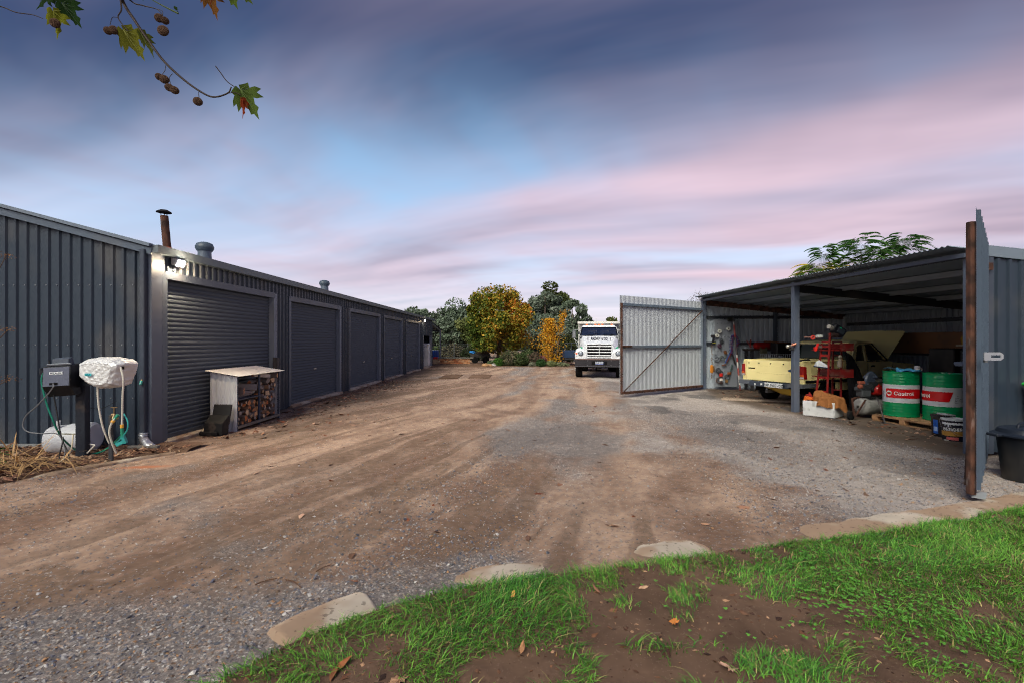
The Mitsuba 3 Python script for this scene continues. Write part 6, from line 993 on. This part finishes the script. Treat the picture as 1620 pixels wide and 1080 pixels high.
# stacked bricks with a grey board, red-topped crate, blue barrel and cart near the awning
bs = thing('brick_stack', 'long low stack of orange bricks under a grey board beyond the shed', 'brick stack'); r_ = np.random.default_rng(3); yb = 34.2
for row in range(3):
    for i in range(9):
        x = -5.05 + i * .245 + (.11 if row % 2 else 0) + r_.normal(0, .006); part(bs, 'brick', cbox((x, yb + r_.normal(0, .012), .07 + row * .115 + .03), (.228, .11 * 2, .108), .008), 'matte', pick(np.array([r_.uniform()]), [C(184, 118, 80), C(206, 156, 116), C(168, 100, 68), C(206, 176, 144)])[0])
part(bs, 'board', box(-5.25, -2.72, yb - .2, yb + .25, .435, .475, .004), 'worn', C(150, 146, 134)); part(bs, 'bearer', cat(box(-5.1, -2.85, yb - .14, yb - .06, 0, .045), box(-5.1, -2.85, yb + .06, yb + .14, 0, .045)), 'worn', C(160, 140, 110))
ct = thing('crate', 'pale crate with red and white bags on top beside the brick stack', 'crate'); part(ct, 'side', cat(box(-5.95, -5.22, 34.15, 34.19, .03, .36), box(-5.95, -5.22, 34.5, 34.54, .03, .36), box(-5.95, -5.91, 34.191, 34.499, .03, .36), box(-5.26, -5.22, 34.191, 34.499, .03, .36)), 'worn', C(206, 176, 140)); part(ct, 'load', [(warp(cbox((-5.42, 34.34, .42), (.32, .3, .2), .05), .03, 6), C(214, 66, 60)), (warp(cbox((-5.78, 34.34, .40), (.28, .3, .22), .05), .03, 6), C(214, 214, 210))], 'matte')
br = thing('water_barrel', 'blue barrel standing beyond the end of the shed', 'barrel'); c = P(688, 570, 36.5); c[2] = 0; part(br, 'body', tr(lathe([(0, 0), (.28, 0), (.31, .3), (.31, .7), (.28, .95), (0, .95)], 24), c + (0, 0, .01)), 'paint', C(30, 64, 140), 30); part(br, 'lid', tr(lathe([(.29, .94), (.30, .99), (0, 1.0)], 24), c), 'paint', C(160, 170, 176), 30)
tc = thing('garden_cart', 'small dark trailer with blue tarp and a board on top beside the autumn tree', 'trailer'); o = np.array([-2.35, 36.0, 0])
part(tc, 'tray', tr(cat(box(-.72, .72, -.4, .4, .42, .50), box(-.72, -.68, -.4, .4, .501, .72), box(.68, .72, -.4, .4, .501, .72), box(-.679, .679, -.4, -.36, .501, .72), box(-.679, .679, .36, .4, .501, .72)), o), 'worn', C(54, 52, 50)); part(tc, 'wheel', cat(cyl(o + (-.38, -.46, .25), o + (-.38, -.40, .25), .25), cyl(o + (.42, -.46, .25), o + (.42, -.40, .25), .25)), 'matte', C(26, 26, 26), 40); part(tc, 'drawbar', bar(o + (.1, -.42, .46), o + (.1, -1.2, .30), .06), 'worn', C(120, 116, 110)); part(tc, 'load', cat(warp(tr(cbox((.2, 0, .86), (.9, .6, .30), .05), o), .05, 3)), 'worn', C(96, 78, 62)); part(tc, 'board', tr(cbox((-.02, 0, 1.05), (1.0, .6, .05), .005), o), 'worn', C(160, 150, 132)); part(tc, 'tarp', drape(o[0] - .58, o[1] - .2, .90, .34, lambda a: .2 + 0 * a, 4, .8, 24), 'matte', C(50, 130, 206), True, label='bright blue tarp')
fe = thing('wire_fence', 'dark wire fence running behind the cart and brick stack', 'fence')
for i in range(12): part(fe, 'post', cyl((-9.5 + i * 1.15, 41, 0), (-9.5 + i * 1.15, 41, 1.45), .035, 8), 'paint', C(86, 90, 92), 40)
part(fe, 'wire', cat(*[cyl((-9.6, 41, z), (3.2, 41, z), .008, 5) for z in np.linspace(.1, 1.4, 9)], *[cyl((x, 41.01, .1), (x, 41.01, 1.4), .006, 4) for x in np.arange(-9.5, 3.1, .22)]), 'paint', C(64, 68, 72), kind='stuff')
mt = thing('blue_trailer', 'dark blue box trailer half hidden behind the left front of the truck', 'trailer'); o = np.array([3.95, 32.0, 0]); part(mt, 'body', tr(box(-.55, .65, -.6, 1.4, .55, 1.0, .02), o), 'paint', C(30, 52, 84)); part(mt, 'cage', tr(cat(*[cyl((x, -.55, 1.0), (x, -.55, 1.5), .02, 6) for x in (-.5, -.1, .3, .6)], cyl((-.5, -.55, 1.5), (.6, -.55, 1.5), .02, 6)), o), 'paint', C(60, 70, 84)); part(mt, 'wheel', cat(cyl(o + (-.66, .3, .3), o + (-.56, .3, .3), .3), cyl(o + (.66, .3, .3), o + (.76, .3, .3), .3)), 'matte', C(24, 24, 26), 40); part(mt, 'frame', tr(cat(box(-.5, .6, -.55, -.45, .42, .54), bar((0, -.5, .5), (0, -1.4, .4), .08)), o), 'paint', C(44, 44, 48))
# feathery tree behind the lean-to
ft = thing('feathery_tree', 'tree with green feathery compound leaves rising behind the lean-to roof', 'tree')
FY = 19.5; cl_ = [(1294, 428, 30, 14, 0.9), (1318, 432, 26, 10, 1.0), (1305, 400, 18, 14, 0), (1362, 392, 32, 20, .1), (1340, 418, 24, 12, .5), (1384, 405, 26, 18, .2), (1432, 385, 32, 16, .0), (1408, 404, 18, 16, .1), (1372, 428, 26, 9, .7), (1276, 436, 14, 6, .8), (1237, 446, 14, 4, .9)]
r_ = np.random.default_rng(71); base = np.array([14.2, FY, 0]); tubes = [tube(spline([base, base + (.1, 0, 1.8), base + (.0, 0, 3.2)], 6), np.linspace(.13, .09, 13), 10)]; vs, cs = [], []
for (px, py, wx, wz, yel) in cl_:
    c = P(px, py, FY + r_.normal(0, .5)); j = c - (0, 0, .05); tubes.append(tube(spline([base + (0, 0, 3.0), base + ((c[0] - base[0]) * .35, (c[1] - FY) * .5, 3.3), j], 6), np.linspace(.06, .012, 13), 6)); rx, rz = wx / 765 * FY, wz / 765 * FY
    for i in range(int(34 * wx / 20)):
        a = r_.uniform(0, 6.28); st = c + np.array([math.cos(a) * rx * .25, math.sin(a) * rx * .25, r_.uniform(-.5, .9) * rz]); d = np.array([math.cos(a), math.sin(a), r_.uniform(-.1, .5)]); L = r_.uniform(.35, .62) * (.6 + wx / 50); sidev = np.array([-d[1], d[0], 0]); t = np.linspace(.15, 1, 11)
        sp2 = st + d * L * t[:, None] - Z * (L * .55 * t ** 2)[:, None]; col = pick(np.array([np.clip(yel * r_.uniform(.2, 1.1) + r_.normal(0, .08), 0, 1)]), [C(84, 132, 72), C(120, 162, 80), C(172, 188, 88), C(232, 200, 90)])[0]
        for s in (-1, 1):
            for q, tt in zip(sp2, t):
                l = .13 * math.sin(np.pi * (.25 + .7 * tt)) + .03; e = q + sidev * s * l + d * l * .45 - Z * l * .45; w = d * .030; m_ = (q + e) / 2; vs.append([q, m_ + w, e, m_ - w]); cs.append(col * r_.uniform(.8, 1.2))
        tubes.append(tube([st, (st + sp2[5]) / 2 + (0, 0, .02), sp2[5], sp2[-1]], [.008, .006, .005, .003], 4))
V = np.array(vs); F = (np.array([[0, 1, 2], [0, 2, 3]])[None] + (np.arange(len(V)) * 4)[:, None, None]).reshape(-1, 3)
part(ft, 'trunk', cat(*tubes), 'leafy', C(86, 78, 68)); part(ft, 'crown', (V.reshape(-1, 3), F), 'thinleaf', np.repeat(np.array(cs), 4, 0))
tw = thing('twiggy_tree', 'thin almost bare twiggy tree top above the gate hinge', 'tree'); b = P(1117, 540, 20); b[2] = 0; tb_, lp = [], []
for i in range(46):
    e = P(1114 + r_.normal(0, 11), 466 + abs(r_.normal(0, 6)), 20 + r_.normal(0, .4)); mid = b + (e - b) * .75 + r_.normal(0, .12, 3); tb_.append(tube(spline([b + (0, 0, .3), mid, e], 5), np.linspace(.018, .004, 11), 5)); lp += [e + r_.normal(0, .08, 3) for _ in range(7)]
part(tw, 'trunk', cat(*tb_, tube([b, b + (0, 0, 1.2)], [.07, .05], 8)), 'leafy', C(92, 84, 80)); m, c = leaves(np.array(lp), .05, 5, np.tile(C(120, 112, 106), (len(lp), 1))); part(tw, 'crown', m, 'leafy', c)
# plane-tree branch hanging into the top left corner
bt = thing('plane_branch', 'dark overhanging branch with lobed leaves and seed balls at the top left', 'branch'); BY = 2.3
def B(px, py, dy=0): return P(px, py, BY + dy)
wood = C(52, 42, 38)
main = spline([B(150, -140, -.5), B(190, -8), B(214, 34), B(236, 66), B(260, 98), B(290, 126), B(318, 146), B(338, 154), B(360, 148), B(366, 138)], 8)
TWIGS = [(tube(main, np.linspace(.0075, .003, len(main)), 7), wood), (tube(spline([B(190, -6), B(192, 16), B(187, 29), B(203, 50)], 5), np.linspace(.004, .002, 16), 6), wood), (tube(spline([B(150, -60, -.2), B(205, 0), B(225, 9), B(248, 15), B(257, 24)], 5), np.linspace(.004, .0015, 21), 6), wood),
    (tube(spline([B(-40, 2), B(2, 11), B(25, 20), B(52, 24), B(68, 30)], 5), np.linspace(.003, .0015, 21), 6), wood), (tube(spline([B(379, 143), B(360, 130), B(350, 117), B(341, 105)], 5), np.linspace(.002, .0025, 16), 6), wood), (tube(spline([B(360, 148), B(372, 147), B(381, 151)], 5), .0018, 6), wood), (tube(spline([B(240, 0), B(262, 12), B(282, 22)], 5), np.linspace(.002, .004, 11), 6), C(70, 84, 40)), (tube(spline([B(187, 29), B(178, 28), B(174, 40)], 5), .0014, 5), wood), (tube(spline([B(248, 15), B(257, 18), B(257, 28)], 5), .0014, 5), wood), (tube(spline([B(262, 104), B(261, 112), B(256, 119)], 5), .0014, 5), wood), (tube(spline([B(273, 117), B(268, 124), B(271, 136)], 5), .0014, 5), wood), (tube([B(314, 146), B(315, 156)], .0014, 5), wood)]
for tm_, tc_ in TWIGS: part(bt, 'twig', tm_, 'leafy', tc_, 40)
for (px, py, sx3, sz3) in ((171, 49, 1, 1), (180, 48, 1.1, 1.1), (252, 29, 1.15, 1.1), (261, 33, .9, .95), (258, 49, 1.35, 1.35), (252, 122, .9, .9), (260, 126, 1.15, 1.1), (268, 139, 1.1, 1), (276, 143, 1.1, 1), (313, 161, 1.15, 1.1), (87, 37, 1.2, 1.2)):
    m = ball((0, 0, 0), (.0185 * sx3, .0165, .0165 * sz3), 4); rr = np.random.default_rng(int(px)); m = (m[0] * (1 + .10 * rr.uniform(-1, 1, (len(m[0]), 1))), m[1]); part(bt, 'seed_ball', tr(m, B(px, py), R(0, 25, 0)), 'matte', C(88, 68, 56))
LO = [(0, 0), (-.04, -.12), (-.30, -.10), (-.26, .04), (-.42, .10), (-.52, .22), (-.36, .24), (-.46, .44), (-.26, .38), (-.20, .34), (-.14, .52), (-.17, .66), (-.06, .72), (0, .98), (.07, .74), (.18, .64), (.13, .50), (.20, .33), (.28, .40), (.46, .42), (.37, .25), (.54, .20), (.42, .08), (.25, .03), (.30, -.11), (.04, -.12)]
def pleaf(px, py, qx, qy, wid, fold, c, lab=None, dy=0, dark=1.0):
    """lobed leaf from its stalk (px, py) to its tip (qx, qy)"""
    a, b = B(px, py, dy), B(qx, qy, dy + .03); d = b - a; L = np.linalg.norm(d); d /= L; s = np.cross(d, Y); s /= np.linalg.norm(s); n = np.cross(s, d)
    tri = trimesh.creation.triangulate_polygon(Polygon(LO), engine='earcut'); m = trimesh.Trimesh(np.c_[tri[0], np.zeros(len(tri[0]))], tri[1]).subdivide_to_size(.12); v, f = np.array(m.vertices), np.array(m.faces)
    u, w = v[:, 0], v[:, 1]; h = fold * np.abs(u) + .10 * np.sin(w * 3) * .5 + .05 * np.sin(9 * u + 5 * w); k = part(bt, 'leaf', axes((np.stack([u * wid, w, h], 1) * L, f), a, s, d, n), 'thinleaf', C(*c), label=lab)
    vein = cat(*[tube([(0, 0, .008), (x * wid * .9, y * .9, fold * abs(x) + .012)], [.010, .003], 5) for x, y in ((0, .95), (-.42, .40), (.42, .40), (-.28, -.06), (.28, -.06), (-.14, .6), (.14, .6))]); part(k, 'vein', axes((vein[0] * L, vein[1]), a, s, d, n), 'leafy', C(*c) * 1.15)
pleaf(380, 142, 412, 192, .95, .28, (84, 104, 50)); pleaf(383, 158, 384, 190, .55, .5, (150, 66, 40), 'small curled red-brown leaf'); pleaf(195, 48, 232, 100, .85, .35, (104, 106, 40)); pleaf(222, 52, 246, 96, .5, .4, (84, 92, 42)); pleaf(84, 18, 92, 66, .95, .25, (116, 120, 40), 'yellow-green lobed leaf'); pleaf(98, 6, 132, 48, .95, .3, (40, 62, 34)); pleaf(70, -14, 58, 18, 1.0, .3, (44, 64, 36)); pleaf(88, -20, 126, 14, 1.1, .3, (44, 62, 36)); pleaf(325, -18, 346, 36, .75, .35, (116, 78, 40)); pleaf(352, -30, 378, 18, 1.0, .3, (80, 98, 40)); pleaf(372, -26, 402, 10, .9, .3, (84, 100, 42)); pleaf(212, -26, 228, 4, .8, .3, (60, 84, 40)); pleaf(276, 12, 284, 24, .5, .4, (70, 92, 44)); pleaf(338, -30, 332, 12, .5, .3, (130, 50, 40))
